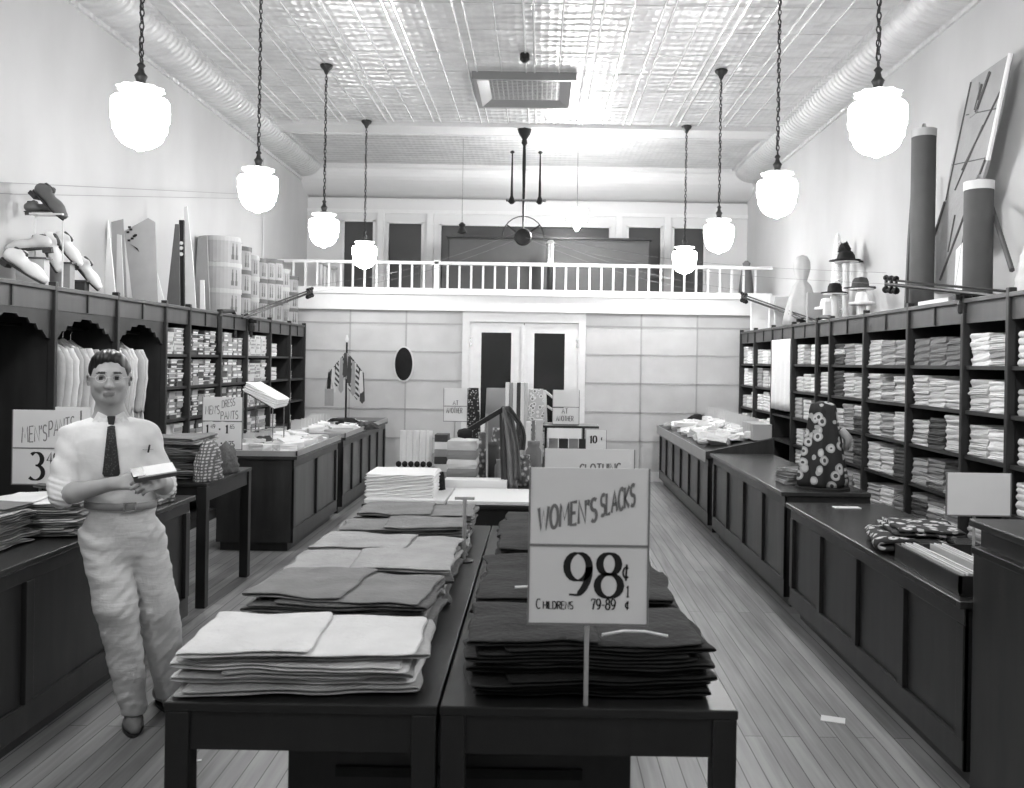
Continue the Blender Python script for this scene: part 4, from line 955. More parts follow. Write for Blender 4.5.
# ---------------------------------------------------------------- goods on the left side
GP = 'trouser piles on the long left counter'
trouser_pile(-2.52, 3.95, .82, .34, .42, .022, 8, [(tA, 'light grey'), (tA, 'light grey'), (tC, 'mid grey')], 'the near pile on the long left counter', TR, GP, 21, rz=PI/2)
trouser_pile(-2.36, 4.28, .82, .42, .32, .022, 8, [(tC, 'mid grey'), (tA, 'light grey'), (tC, 'mid grey'), (WHITEC, 'white')], 'the white topped pile on the long left counter', TR, GP, 22, rz=.08)
trouser_pile(-2.36, 4.68, .82, .38, .34, .022, 9, [(tD, 'dark tweed'), (tC, 'mid grey')], 'the tweed pile behind the leaning man', TR, GP, 23, rz=.1)
PLAID = tex_mat('plaid_cotton', f_plaid(95, 190, 90), .9)
def rumple(cx, cy, z, rx, ry, h, mt, lb, cat='cloth', name='rumpled_cloth', seed=1, group=None, amp=.18):
    m = MB(); n = 40; rows = 14; vs = []
    for j in range(rows+1):
        t = j/rows; rr = math.cos(t*PI/2)**.45 if t < 1 else 0.02
        for i in range(n):
            a = 2*PI*i/n; k = 1+wav(math.cos(a)*1.6, math.sin(a)*1.6+t*2.5, seed, amp)+.05*math.sin(t*rows*2.2+i*.3)
            vs.append((cx+rx*rr*k*math.cos(a), cy+ry*rr*k*math.sin(a), z+max(0, h*t*(1+wav(math.cos(a)*rr, math.sin(a)*rr, seed+4, amp)))))
    m.add(vs, [(j*n+i, j*n+(i+1) % n, (j+1)*n+(i+1) % n, (j+1)*n+i) for j in range(rows) for i in range(n)]+[tuple(range(n))[::-1], tuple(range(rows*n, rows*n+n))])
    return one(name, m, mt, lb, cat, group, smooth=True)
rumple(-2.33, 5.22, .82, .17, .2, .22, PLAID, 'rumpled plaid cloth heap at the counter end beside the man\'s elbow', seed=4)
rumple(-2.57, 5.25, .82, .10, .16, .15, tD, 'darker tweed heap behind the rumpled plaid cloth on the left counter', seed=7)
GP2 = 'trouser piles on the dress pants table'
trouser_pile(-2.60, 6.28, .835, .50, .48, .024, 12, [(tC, 'mid grey'), (tD, 'dark tweed'), (tA, 'light grey'), (tC, 'mid grey')], 'the tall folded pile of the dress pants table', TR, GP2, 31, rz=.05, spread=.02)
rumple(-2.27, 6.12, .835, .085, .16, .28, PLAID, 'tall bundle of tweed trouser ends on the dress pants table', 'trousers', 'trouser_bundle', seed=9, amp=.12)
rumple(-2.29, 6.52, .835, .085, .14, .22, tD, 'lower dark bundle at the aisle side of the dress pants table', 'trousers', 'trouser_bundle', seed=12, amp=.12)
def loose(x0, x1, y0, y1, zf, n, mats, lb, group, seed, size=(.12, .18), h=(.012, .03), name='folded_linen', cat='linen', tilt=0., slope_ang=0.):
    rnd = random.Random(seed); k = int(math.sqrt(n*(y1-y0)/(x1-x0)))+1; c = max(1, n//k+1); q = 0
    for i in range(k):
        for j in range(c):
            if q >= n: return
            x = x0+(j+.5+rnd.uniform(-.2, .2))*(x1-x0)/c; y = y0+(i+.5+rnd.uniform(-.2, .2))*(y1-y0)/k
            sx = min(rnd.uniform(*size), (x1-x0)/c*1.05); sy = min(rnd.uniform(*size), (y1-y0)/k*1.05)
            o = shelf_item(slab_proto(rnd.randint(0, 5), rnd.choice(mats)), name, x, y, zf(x)+.002, sx, sy, rnd.uniform(*h), lb, cat, group, rnd.uniform(-.5, .5)); q += 1
            if tilt: o.rotation_euler = (rnd.uniform(-tilt, tilt), rnd.uniform(-tilt, tilt)-slope_ang, rnd.uniform(-3, 3)); o.location.z += tilt*.05
loose(-2.72, -2.14, 7.74, 9.3, lambda x: .83, 24, [WHITEC, WHITEC, PAPER, LIGHTC], 'small white folded linen lying loose around the wire shirt stand', 'loose linens on the third left counter', 3, h=(.05, .10), size=(.17, .28), tilt=.15)
loose(-2.72, -2.16, 9.7, 12.2, lambda x: .83, 22, [WHITEC, WHITEC, LIGHTC], 'small white folded linen lying loose on the tie stand counter', 'loose linens on the farthest left counter', 4, h=(.04, .09), size=(.2, .32), tilt=.15)
slope = lambda x: .74+.075+(x-1.66)*(.22-.075)/.68
loose(1.74, 2.3, 9.0, 12.3, slope, 40, [WHITEC, WHITEC, PAPER, LIGHTC], 'small white linen piece in the loose heap on the far right counter', 'loose linens on the far right counter', 5, size=(.18, .32), h=(.03, .07), tilt=.22, slope_ang=.2)
GL = mat('glass_strip', 200, .15, 0, spec=.8)
rnd = random.Random(2)
for k in range(9):
    one('glass_divider', MB().box(-2.74+.0, -2.62, 8.2+k*.13, 8.208+k*.13, .83, .95+.03*rnd.random()), GL, 'small upright glass divider on the wire shirt stand counter', 'divider', 'glass dividers on the third left counter')
for k in range(10):
    one('glass_divider', MB().box(-2.72, -2.6, 9.75+k*.14, 9.76+k*.14, .83, .97+.05*rnd.random()), GL, 'small upright glass divider near the tie stand', 'divider', 'glass dividers on the farthest left counter')
for k in range(16):
    one('glass_divider', MB().box(2.2, 2.32, 9.4+k*.16, 9.408+k*.16, slope(2.2)+.02, slope(2.3)+.17), GL, 'small upright glass divider along the back of the far right counter', 'divider', 'glass dividers on the far right counter')
for k in range(4):
    one('pale_carton', MB().box(2.14, 2.33, 8.9+k*.115, 9.005+k*.115, slope(2.14)+.012, slope(2.3)+.14), mat('carton_grey', 170+8*k, .7), ['first', 'second', 'third', 'fourth'][k]+' grey carton from near end, at back of the far right counter', 'box', 'grey cartons on the far right counter', bevel=.003)
rumple(2.15, 12.0, slope(2.15), .15, .12, .09, BLACKC, 'small dark cloth heap at the far end of the right counter', seed=5)
def shirt_stand():
    a = W(262, 400, 8.35); t = thing('wire_shirt_stand', (-2.5, 8.3, .83), 'wire stand with sloping top carrying folded white shirts', 'display stand')
    zl, zr = 1.37, 1.22; x0, x1 = -2.70, -2.43; m = MB()
    for x, z in ((x0, zl), (x1, zr)):
        for y in (8.12, 8.48): m.tube([(x, y, .832), (x, y, z)], .006, 6)
        m.tube([(x, 8.12, z), (x, 8.48, z)], .006, 6)
    for y in (8.12, 8.48): m.tube([(x0, y, zl), (x1, y, zr)], .006, 6); m.tube([(x0, y, 1.02), (x1, y, 1.02)], .005, 6)
    m.build('wire_frame', STEEL, t)
    for k in range(3):
        o = shelf_item(slab_proto(k, WHITEC), 'folded_shirt', -2.56, 8.3, 1.300+.026*k, .33, .40, .026, ['lowest', 'middle', 'topmost'][k]+' folded white shirt on the sloping wire stand', 'shirt', 'white shirts on the wire stand'); o.rotation_euler.y = math.atan2(zl-zr, x1-x0)
        o.location.x += .012*k
    rumple(-2.56, 8.3, .832, .13, .12, .12, DARKC, 'dark small goods heap beneath the wire shirt stand', seed=14)
shirt_stand()
def tie_stand():
    c = W(346, 400, 11.0); x, y = c.x, 11.0; zt = W(348, 352, y).z
    t = thing('tie_stand', (x, y, .83), 'tall tie stand hung with striped ties on the farthest left counter', 'tie stand')
    MB().tube([(x, y, .83), (x, y, zt+.12)], .012, 8).build('pole', IRON, t); MB().lathe([(.13, 0), (.12, .02), (.03, .05)], (x, y, .83), 20).build('base', IRON, t)
    MB().lathe([(.01, 0), (.022, .03), (.01, .09)], (x, y, zt+.12), 10).build('finial', PAPER, t)
    m = MB()
    for s in (-1, 1):
        m.tube([(x, y, zt), (x+s*.21, y, zt-.26)], .007, 6)
    m.build('sloping_arm', IRON, t)
    rr = random.Random(8); mats = [DARKC, tex_mat('tie_stripe', f_bands(60, 190, 'DIAGONAL', 9), .7), BLACKC, GREYC, mat('tie_pale', 200, .7)]
    for k in range(26):
        s = -1 if k < 13 else 1; f = ((k % 13)+.6)/13; px = x+s*.21*f; pz = zt-.26*f; L = rr.uniform(.26, .44)
        w0 = .020; m = MB(); tw = rr.uniform(-.15, .15)
        P = [(px-w0*.8, pz), (px+w0*.8, pz), (px+w0+.012, pz-L*.9), (px, pz-L), (px-w0-.012, pz-L*.9)]
        m.prism([(a-px, b-pz) for a, b in P], (px, y-.03+.012*(k % 3), pz), (math.cos(tw), math.sin(tw), 0), (0, 0, 1), (-math.sin(tw), math.cos(tw), 0), .006)
        one('necktie', m, mats[k % 5], ['dark', 'striped', 'black', 'mid grey', 'pale'][k % 5]+' necktie hanging from %s arm of the tie stand, %s out from the pole' % (('left', 'right')[s > 0], ORD[k % 13] if k % 13 else 'first'), 'necktie', 'neckties on the tie stand')
    hc = one('hanging_card', MB().box(x-.25, x-.14, y-.06, y-.055, 1.10, 1.31), GREYC, 'small grey card hanging left of the tie stand', 'card')
    MB().tube([(x-.24, y-.057, 1.31), (x-.20, y-.057, 1.55), (x-.15, y-.057, 1.31)], .003, 5).build('cord', STEEL, hc)
    rumple(x, y-.1, .84, .26, .22, .12, BLACKC, 'black cloth draped round the foot of the tie stand', seed=3)
    rumple(x+.28, y-.2, .84, .16, .2, .09, DARKC, 'dark scarf lying right of the tie stand foot', seed=6)
tie_stand()
# ---------------------------------------------------------------- goods on the right counters
def cone():
    x, y, z = 2.03, 6.36, .81
    t = thing('draped_dress_form', (x, y, z), 'cone of dark cloth with large pale flowers standing on right counter', 'dress display')
    prof = [(.158, .02), (.165, .06), (.145, .2), (.122, .35), (.100, .47), (.092, .55), (.082, .60), (.03, .62)]
    m = MB().lathe(prof, (x, y, z), 44, rf=lambda a, q: 1+.14*(1-.6*q)*math.sin(6*a+1)+.07*math.sin(11*a+2+q*3), sy=.8)
    m.build('flowered_cloth', tex_mat('flowered_cloth', spots(46, 200, 13, .46, True), .85), t, smooth=True)
    MB().lathe([(.19, 0), (.19, .015), (.02, .02)], (x, y, z), 24).build('base_tray', BLACKC, t)
    m = MB().tube([(x+.12, y-.02, z+.42), (x+.17, y-.03, z+.36), (x+.16, y-.02, z+.28)], [.03, .035, .02], 8); m.build('cloth_bow', GREYC, t, smooth=True)
cone()
for q in range(4):
    shelf_item(slab_proto(q, [GREYC, MIDC, tC, PLAID][q]), 'folded_cloth', 1.93+.01*q, 6.63, .811+.027*q, .26, .24, .026, ['lowest', 'second', 'third', 'topmost'][q]+' folded cloth in the pile beside the flowered cloth cone', 'folded cloth', 'pile beside the flowered cone', .15*q)
one('paper_slip', MB().box(1.93, 2.10, 5.77, 5.84, .761, .765), PAPER, 'white slip of paper at the far end of the near right counter', 'paper')
FLO = tex_mat('checked_print_cloth', spots(48, 205, 16, .42, True), .85)
def print_cloth():
    m = MB(); fold_trousers(m, .36, .48, .07, 3, (1.93, 4.55, .762), -.25, amp=.012)
    one('folded_print_cloth', m, FLO, 'folded dark cloth printed with pale flowers lying by the envelope tray', 'folded cloth', smooth=True)
    m = MB(); fold_trousers(m, .32, .40, .035, 6, (1.95, 4.56, .842), -.15, amp=.008)
    one('folded_print_cloth', m, FLO, 'smaller flowered cloth folded on top beside the envelope tray', 'folded cloth', smooth=True)
    t = thing('envelope_tray', (1.9, 3.92, .76), 'dark open tray of pale envelopes on the near right counter', 'tray')
    x0, x1, y0, y1 = 1.71, 2.12, 3.6, 4.26
    m = MB().box(x0, x1, y0, y1, .761, .77); m.box(x0, x0+.012, y0, y1, .77, .84).box(x1-.012, x1, y0, y1, .77, .84).box(x0, x1, y0, y0+.012, .77, .84).box(x0, x1, y1-.012, y1, .77, .84).box(1.89, 1.90, y0, y1, .77, .835); m.build('tray_box', DARK, t)
    for k in range(8):
        x = 1.735+k*.019+(.03 if k > 3 else 0)*2
        one('envelope', MB().box(x, x+.006, y0+.02, y1-.02, .771, .845+.003*(k % 2)), PAPER if k % 2 else LIGHTC, 'pale envelope standing in the dark tray on the near right counter', 'envelope', 'envelopes in the dark tray')
print_cloth()
D = 3.95; X = lambda px: W(px, 495, D).x
show_card(X(947), X(1010), D, [(W(980, 515, D).z, W(980, 473, D).z)], (X(975), .76), 'blank grey framed card standing behind the wrapping desk', [])
for k in range(3):
    one('wrapped_parcel', MB().box(2.0+.02*k, 2.33-.01*k, 2.85+.02*k, 3.36-.02*k, 1.091+k*.03, 1.119+k*.03, None), [LIGHTC, PAPER, WHITEC][k], ['lowest', 'middle', 'topmost'][k]+' pale flat parcel in the stack on the wrapping desk', 'parcel', 'flat parcels on the wrapping desk', bevel=.006)
one('paper_slip', MB().box(2.0, 2.08, 4.35, 4.5, .762, .79, None), PAPER, 'white paper scrap behind the flowered folded cloth', 'paper')
# papers on the floor
def slip(px, py, w_, d, rz, lb):
    D_ = EYE*F/(-( (px-CX)*SR+(CY-py)*CR)); c = W(px, py, D_)
    M = Matrix.Translation((c.x, c.y, 0)) @ Matrix.Rotation(rz, 4, 'Z')
    one('paper_slip', MB().box(-w_/2, w_/2, -d/2, d/2, .001, .004, M), PAPER, lb, 'paper')
slip(833, 720, .11, .07, -.35, 'white paper slip lying on the floor in the right aisle')
slip(199, 761, .02, .015, .3, 'tiny white paper scrap on the floor beside the front table leg')
# ---------------------------------------------------------------- centre display
def centre():
    z = .826
    # white sheets stack
    for k in range(5):
        shelf_item(slab_proto(k % 3, WHITEC if k % 2 else PAPER), 'folded_sheet', W(405, 480, 5.75).x, 5.72, z+.028*k, .42, .40, .028, ['lowest', 'second', 'third', 'fourth', 'topmost'][k]+' folded white sheet in the stack at left of the middle table', 'sheet', 'white sheets on the middle table')
    rumple(W(440, 480, 5.85).x, 5.9, z, .03, .05, .12, BLACKC, 'small black cloth bundle tucked right of the white sheet stack', seed=2)
    # boxed handkerchief display with dark tops
    x0, x1 = W(399, 450, 6.6).x, W(432, 450, 6.6).x; zb = W(415, 466, 6.6).z; zt = W(415, 431, 6.6).z
    t = thing('handkerchief_display', ((x0+x1)/2, 6.6, .80), 'pleated white handkerchief display with dark balls along its foot', 'display')
    MB().box(x0-.02, x1+.02, 6.5, 6.78, .801, zb).build('display_box', GREYC, t)
    for k in range(5): a = x0+(x1-x0)*k/5; MB().prism([(0, 0), (.022, -.012), (.044, 0), (.044, .02), (0, .02)], (a, 6.64, zb), (1, 0, 0), (0, 1, 0), (0, 0, 1), zt-zb).build('pleat', WHITEC, t)
    for k in range(6): MB().lathe([(.004, 0), (.018, .008), (.022, .022), (.018, .036), (.004, .044)], (x0+.01+(x1-x0-.02)*k/5, 6.53, zb), 10).build('dark_ball', BLACKC, t, smooth=True)
    # narrow stack of small boxes
    x0, x1 = W(436, 450, 6.7).x, W(449, 450, 6.7).x
    for k in range(6):
        one('small_box', MB().box(x0, x1, 6.6, 6.75, .801+.055*k, .854+.055*k), [GREYC, PAPER, DARKC, GREYC, PAPER, DARKC][k], ['lowest', 'second', 'third', 'fourth', 'fifth', 'topmost'][k]+' small box in the narrow stack between white display and striped blankets', 'box', 'narrow stack of small boxes')
    # striped blankets
    x0, x1 = W(448.5, 455, 6.3).x, W(478, 455, 6.3).x; zt = W(463, 436, 6.3).z; h = (zt-z)/5
    st = mat('stripe_mid', 128, .9, var=.05)
    for k in range(5):
        one('folded_blanket', fold_slab(x1-x0, .24, h*.98, k, 1, .003), [LIGHTC, st][k % 2], ['lowest', 'second', 'third', 'fourth', 'topmost'][k]+(' grey' if k % 2 else ' pale')+' blanket in the banded stack on the middle table', 'blanket', 'banded blankets on the middle table', origin=False).location = Vector(((x0+x1)/2, 6.3, z-.025+.0+h*k))
    one('flat_white_box', MB().box(W(444, 485, 6.0).x, W(507, 485, 6.0).x, 6.0, 6.14, z-.025, W(470, 480, 6.0).z), PAPER, 'long flat white box lying before the striped blankets', 'box', bevel=.004)
    # draped rack
    A = lambda px, py, D: W(px, py, D)
    t = thing('scarf_rack', (A(508, 487, 6.15).x, 6.15, .80), 'dark sloping rack draped with scarves at the middle table centre', 'scarf rack')
    p0, p1 = A(462, 434, 6.15), A(505, 408, 6.15)
    d = (p1-p0).normalized(); n = Vector((-d.z, 0, d.x)); vs = []
    for P in (p0, p1):
        for q, yy in ((-.016, -.05), (.016, -.05), (.016, .05), (-.016, .05)): vs.append(P+n*q+Vector((0, yy, 0)))
    MB().add(vs, [(0, 1, 2, 3), (4, 5, 6, 7), (0, 1, 5, 4), (1, 2, 6, 5), (2, 3, 7, 6), (3, 0, 4, 7)]).build('sloping_board', TABLEW, t)
    MB().lathe([(.005, -.01), (.05, 0), (.055, .03), (.045, .05), (.01, .06)], A(465, 437, 6.1), 14).build('round_end', BLACKC, t, smooth=True)
    MB().tube([A(487, 487, 6.2), A(487, 414, 6.2)], .008, 6).tube([(A(508, 487, 6.2).x, 6.2, .80), A(508, 410, 6.2)], .012, 6).build('post', mat('pale_rod', 185), t)
    sm = [DARKC, MIDC, mat('scarf_grey', 95, .85, var=.15), DARKC]
    for k, (px, wd, pb, bow) in enumerate(((506, .03, 487, -.01), (512, .035, 489, .01), (517, .03, 480, .025), (521, .025, 450, .05))):
        top = A(504+k*1.5, 409, 6.12-.02*k); bot = A(px, pb, 6.05)
        m = MB(); N = 14
        def f(u, v, top=top, bot=bot, wd=wd, bow=bow, k=k):
            c = top.lerp(bot, v); return (c.x+(u-.5)*wd*2*(1-.3*math.sin(PI*v))+bow*math.sin(PI*v), c.y+.012*math.sin(u*9+k)+(-.02*math.sin(PI*v)), c.z+(.02*(1-(2*u-1)**2) if v < .05 else 0))
        m.grid(f, 8, N); tag(m.build('scarf', sm[k], None, smooth=True, solid=.004), '%s hanging scarf on the dark sloping rack, %s from its slope' % (['dark', 'grey', 'dim grey', 'short dark'][k], ['first', 'second', 'third', 'fourth'][k]), 'scarf', 'scarves on the sloping rack')
    # jars and floral goods around it
    fl = tex_mat('floral_print', spots(90, 200, 30, .5), .8)
    for k, (px, py, r, h_, D_) in enumerate(((482, 486, .05, .34, 6.75), (492, 480, .055, .28, 6.6), (497, 470, .05, .36, 6.95), (500, 486, .04, .18, 6.35), (533, 486, .06, .30, 6.5), (524, 486, .05, .22, 6.3))):
        x = A(px, py, D_).x; m = MB().lathe([(r*.9, 0), (r, .02), (r, h_*.75), (r*.7, h_*.86), (r*.75, h_*.9), (r*.75, h_)], (x, D_, .801), 18)
        one('goods_jar', m, [fl, DARKC, fl, GREYC, MIDC, fl][k], ['tall floral jar left of the scarf rack', 'dark jar close left of the scarf rack', 'tallest floral jar behind the scarf rack', 'short grey jar before the scarf rack foot', 'grey jar right of the hanging scarves', 'small floral jar under the scarves'][k], 'jar', 'jars around the scarf rack', smooth=True)
    one('white_carton', MB().box(A(536, 480, 6.1).x, A(548, 480, 6.1).x, 6.05, 6.2, .801, A(540, 473, 6.1).z), PAPER, 'small white carton beside the Women\'s Slacks card on middle table', 'box')
    # far display table
    z = .80; D_ = 8.0
    def board(px0, px1, pyt, D, mt, lb, name, cat, lean=0., tri=0., th=.03, pyb=None, group=None):
        x0, x1 = A(px0, 420, D).x, A(px1, 420, D).x; zt = A((px0+px1)/2, pyt, D).z; zb = .801 if pyb is None else A((px0+px1)/2, pyb, D).z
        m = MB().prism([(x0, zb), (x1, zb), (x1-tri, zt), (x0+abs(tri)*.4, zt)], (0, D, 0), (1, 0, 0), (0, 0, 1), (0, 1, 0), th)
        return one(name, m, mt, lb, cat, group, bevel=.003)
    board(466, 482, 388, 8.3, tex_mat('polka_cloth', spots(45, 190, 45, .4), .85), 'dark spotted fabric bolt standing by the left show card', 'fabric_bolt', 'fabric', tri=.04, th=.06, group='fabric bolts on the far table')
    board(484, 507, 388, 8.5, mat('grey_board', 165, .8), 'grey tapered board behind the dark spotted fabric bolt', 'display_board', 'board', tri=-.05, th=.02)
    ms = [PAPER, GREYC, PAPER, DARKC, PAPER, LIGHTC]
    for k in range(6):
        board(505+k*3.8, 508.6+k*3.8, 382.5+.3*(k % 2), 8.2, ms[k], ['white', 'grey', 'second white', 'dark', 'third white', 'pale grey'][k]+' upright box in the vertical row at far table centre', 'upright_box', 'box', th=.12, group='upright boxes on the far table')
    board(527, 546, 389, 8.25, tex_mat('floral_pale', spots(200, 140, 26, .5), .8), 'pale floral fabric bolt right of the upright boxes', 'fabric_bolt', 'fabric', tri=.03, th=.06, group='fabric bolts on the far table')
    board(540, 549, 390, 8.5, PAPER, 'narrow white leaning board right of the pale floral bolt', 'display_board', 'board', tri=.03, th=.02)
    for k, (px0, px1) in enumerate(((524, 529), (530, 533), (534, 541))):
        board(px0+2, px1+2, 422-k, 7.7, [PAPER, MIDC, LIGHTC][k], ['white', 'grey', 'pale'][k]+' short upright box in front of the pale floral bolt', 'upright_box', 'box', th=.1, group='short upright boxes on the far table')
    for k, (a, b, c, d_) in enumerate(((545, 391, 556, 400), (547, 406, 556, 412))):
        one('white_rod', MB().tube([A(a, b, 8.5), A(c, d_, 8.5)], .012, 8), PAPER, ['upper', 'lower'][k]+' slanting white rod left of the right show card', 'rod')
    # shelf riser with boxes beneath and card above
    t = thing('display_riser', (A(571, 440, 8).x, 8.0, z), 'dark shelf riser holding the right show card on the far table', 'riser')
    x0, x1, zs = A(538, 425, 8).x, A(598, 425, 8).x, A(570, 427, 8).z
    MB().box(x0, x1, 7.85, 8.2, zs, zs+.02).build('riser_shelf', DARK, t)
    for x in (x0+.06, x1-.14): MB().box(x, x+.02, 7.95, 8.15, z, zs).build('riser_leg', DARK, t)
    for k in range(8):
        xx = x0+.10+(k//2)*.09; one('small_box', MB().box(xx, xx+.08, 7.93, 8.02, z+.001+(k % 2)*.1, z+.095+(k % 2)*.1), [PAPER, DARKC, LIGHTC, GREYC][(k*3) % 4], ['white', 'dark', 'pale', 'grey'][(k*3) % 4]+' small box under the shelf riser, %s row, %s from left' % (['lower', 'upper'][k % 2], ORD[k//2] if k//2 else 'first'), 'box', 'small boxes under the shelf riser')
    D = 8.0; X = lambda px: A(px, 405, D).x; Z = lambda py: A(567, py, D).z
    show_card(X(553), X(579), D, [(Z(407), Z(390)), (Z(424), Z(408))], None, 'pale two part card lettered At Another, standing on the dark riser', [('AT', X(562), Z(413.5), .045, GREYINK, .9, 0, .2, .5), ('ANOTHER', X(556.5), Z(421), .045, GREYINK, .72, 0, .2, .5)], base=False)
    X = lambda px: A(px, 405, 7.9).x; Z = lambda py: A(455, py, 7.9).z
    show_card(X(444), X(467), 7.9, [(Z(406), Z(388)), (Z(421), Z(407))], (X(455), z), 'pale two part card lettered At Another, left of the dark spotted bolt', [('AT', X(453), Z(405), .04, GREYINK, .9, 0, .2, .5), ('ANOTHER', X(446.5), Z(413), .045, GREYINK, .66, 0, .2, .5)])
    X = lambda px: A(px, 440, 7.7).x; Z = lambda py: A(596, py, 7.7).z
    show_card(X(586), X(606), 7.7, [(Z(449), Z(430))], None if False else (X(596), z), 'small white price card lettered 10c on the far table edge', [('10', X(590), Z(443), .062, INK, .95, 0, .24, .35), ('c', X(601), Z(440.5), .03, INK, .8, 0, .2, .4)], base=False)
    for k in range(3):
        shelf_item(slab_proto(k, [GREYC, PAPER, DARKC][k]), 'folded_towel', A(452, 430, 7.9).x, 7.75, z+.05*k+.001, .24, .2, .048, ['lowest grey', 'middle white', 'topmost dark'][k]+' folded towel under the left show card', 'towel', 'folded towels under the left show card')
centre()
# ---------------------------------------------------------------- on top of the left shelving
def shoe_mesh():
    f = Field((-.16, -.06, -.02), (.16, .06, .14), .006)
    f.cone((-.105, 0, .035), (.06, 0, .028), .033, .034, 0, (1, 1, 1))
    f.cone((.04, 0, .025), (.115, .006, .018), .036, .024, .03)
    f.cone((-.10, 0, .04), (-.06, 0, .085), .034, .030, .03)
    f.sub_ball((-.068, 0, .115), (.055, .024, .045), .01)
    f.plane_above(0.0)
    return f.mesh()
def shoe_thing(px, py, D, pitch, yaw, upper, lb, sc=1.0, z=None):
    c = W(px, py, D); t = thing('display_shoe', c, lb, 'shoe', 'shoes on the shelving top')
    vs, fs = SHOE; MB().add(vs, fs).build('shoe_upper', upper, t, smooth=True, local=True)
    MB().lathe([(.006, .062), (.040, .066), (.046, .078), (.040, .090), (.006, .093)], (-.070, 0, 0), 16, sy=.5).build('shoe_opening', mat('shoe_hollow_shade', 60, .8), t, smooth=True, local=True)  # dark plug standing for the shade inside the shoe
    P = []
    for i in range(24):
        a = 2*PI*i/24; x = math.cos(a)*.142-.004; y = math.sin(a)*(.036+.006*math.cos(a-.6)*1)*(1-.15*math.cos(2*a)); P.append((x, y))
    MB().prism(P, (0, 0, -.008), (1, 0, 0), (0, 1, 0), (0, 0, 1), .010).build('sole', mat('dark_sole', 50, .6), t, local=True)
    MB().prism([(-.14, -.028), (-.085, -.03), (-.085, .03), (-.14, .028)], (0, 0, -.034), (1, 0, 0), (0, 1, 0), (0, 0, 1), .026).build('heel', mat('dark_sole', 50), t, local=True)
    t.rotation_euler = (0, pitch, yaw); t.scale = (sc, sc, sc)
    return t
def left_top():
    Z = ZTOP
    gs = mat('shoe_white', 222, .5); gg = mat('shoe_grey', 92, .45); gp = mat('shoe_pale', 190, .5)
    t = thing('glass_shoe_stand', (-3.56, 6.5, Z), 'tall glass shoe stand carrying the dark shoe high on the left', 'stand')
    za = W(45, 214, 6.43).z
    MB().box(-3.68, -3.44, 6.38, 6.48, za-.012, za).build('glass_shelf', mat('stand_glass', 205, .15, spec=.8), t)
    MB().tube([(-3.66, 6.43, Z), (-3.66, 6.43, za)], .006, 6).tube([(-3.46, 6.43, Z), (-3.46, 6.43, za)], .006, 6).build('glass_rod', mat('stand_rod', 215, .2), t)
    MB().box(-3.70, -3.42, 6.38, 6.48, Z, Z+.012).build('foot_plate', mat('stand_glass', 205), t)
    shoe_thing(49, 205, 6.43, .75, -.1, gg, 'dark grey shoe tilted toe down on the high glass stand', 1.15)
    shoe_thing(42, 211, 6.52, -.1, .5, gg, 'second dark shoe lying behind the tilted one on the high stand', .8)
    shoe_thing(29, 249, 6.25, .12, PI+.25, gp, 'pale flat shoe pointing to the wall on the low left stand', 1.05)
    shoe_thing(24, 271, 6.12, .55, 0, gs, 'white shoe nearest the corner, leaning toe down on the shelving', 1.25)
    shoe_thing(50, 254, 6.5, 1.15, -.15, gs, 'white shoe standing almost upright with dark sole', 1.1)
    shoe_thing(66, 252, 6.7, .85, 0, gs, 'white shoe leaning in the middle of the stepped shoe stands', 1.1)
    shoe_thing(86, 276, 7.0, .85, 0, gs, 'white shoe leaning lowest at the end of the shoe row', 1.1)
    for k, (px, py, D, wd) in enumerate(((30, 257, 6.3, .2), (60, 262, 6.62, .15), (77, 280, 6.92, .12))):
        c = W(px, py, D); t = thing('shoe_riser', (c.x, D+.03, Z), ['low wide pale stand under the flat pale shoe', 'grey block stand under the middle white shoes', 'small dark stand under the lowest white shoe'][k], 'stand', 'stepped stands under the display shoes')
        MB().box(c.x-wd/2, c.x+wd/2, D, D+.07, Z, c.z-.012).build('block', [LIGHTC, GREYC, DARKC][k], t)
        MB().box(c.x-wd/2-.02, c.x+wd/2+.02, D-.01, D+.08, c.z-.012, c.z).build('plate', mat('dark_plate', 80, .4), t)
    def brd(pts, D, mt, lb, th=.012, name='display_board', cat='board', group='display boards leaning on the left shelving'):
        P = [W(a, b, D) for a, b in pts]; zb = min(p.z for p in P)
        poly = [(p.x, (Z+.001 if p.z < zb+.05 else p.z)) for p in P]
        return one(name, MB().prism(poly, (0, D, 0), (1, 0, 0), (0, 0, 1), (0, 1, 0), th), mt, lb, cat, group)
    bg = mat('board_grey', 150, .8, var=.05); bd = mat('board_dark', 95, .8, var=.08); bl = mat('board_light', 190, .8)
    brd([(104, 292), (116, 291), (108, 220)], 7.35, PAPER, 'narrow white triangular board, first of the leaning display boards')
    brd([(113, 294), (127, 295), (123, 219), (111, 222)], 7.75, bg, 'grey board with slanting top behind the narrow white triangle')
    o = brd([(133, 298), (158, 300), (155, 222), (148, 218), (124, 231)], 7.9, mat('board_mid', 165, .8, var=.05), 'large grey board with dark ornament, its right part shaped as its wall shadow')  # upper right part stands for the board's shadow on the wall
    m = MB(); rr = random.Random(4)
    for k in range(7):
        c = W(127+rr.uniform(0, 9), 228+k*2.2+rr.uniform(-1, 1), 7.89); m.box(c.x-.012, c.x+.012, 7.894, 7.899, c.z-.008, c.z+.01)
    c0 = [W(a, b, 7.89) for a, b in ((128, 243), (133, 246), (139, 252), (137, 248))]; m.prism([(p.x, p.z) for p in c0], (0, 7.893, 0), (1, 0, 0), (0, 0, 1), (0, 1, 0), .005)
    m.build('ornament', INK, o)
    brd([(116, 292), (124, 293), (121, 235), (117, 234)], 7.5, bl, 'slim pale board in front of the large ornamented board')
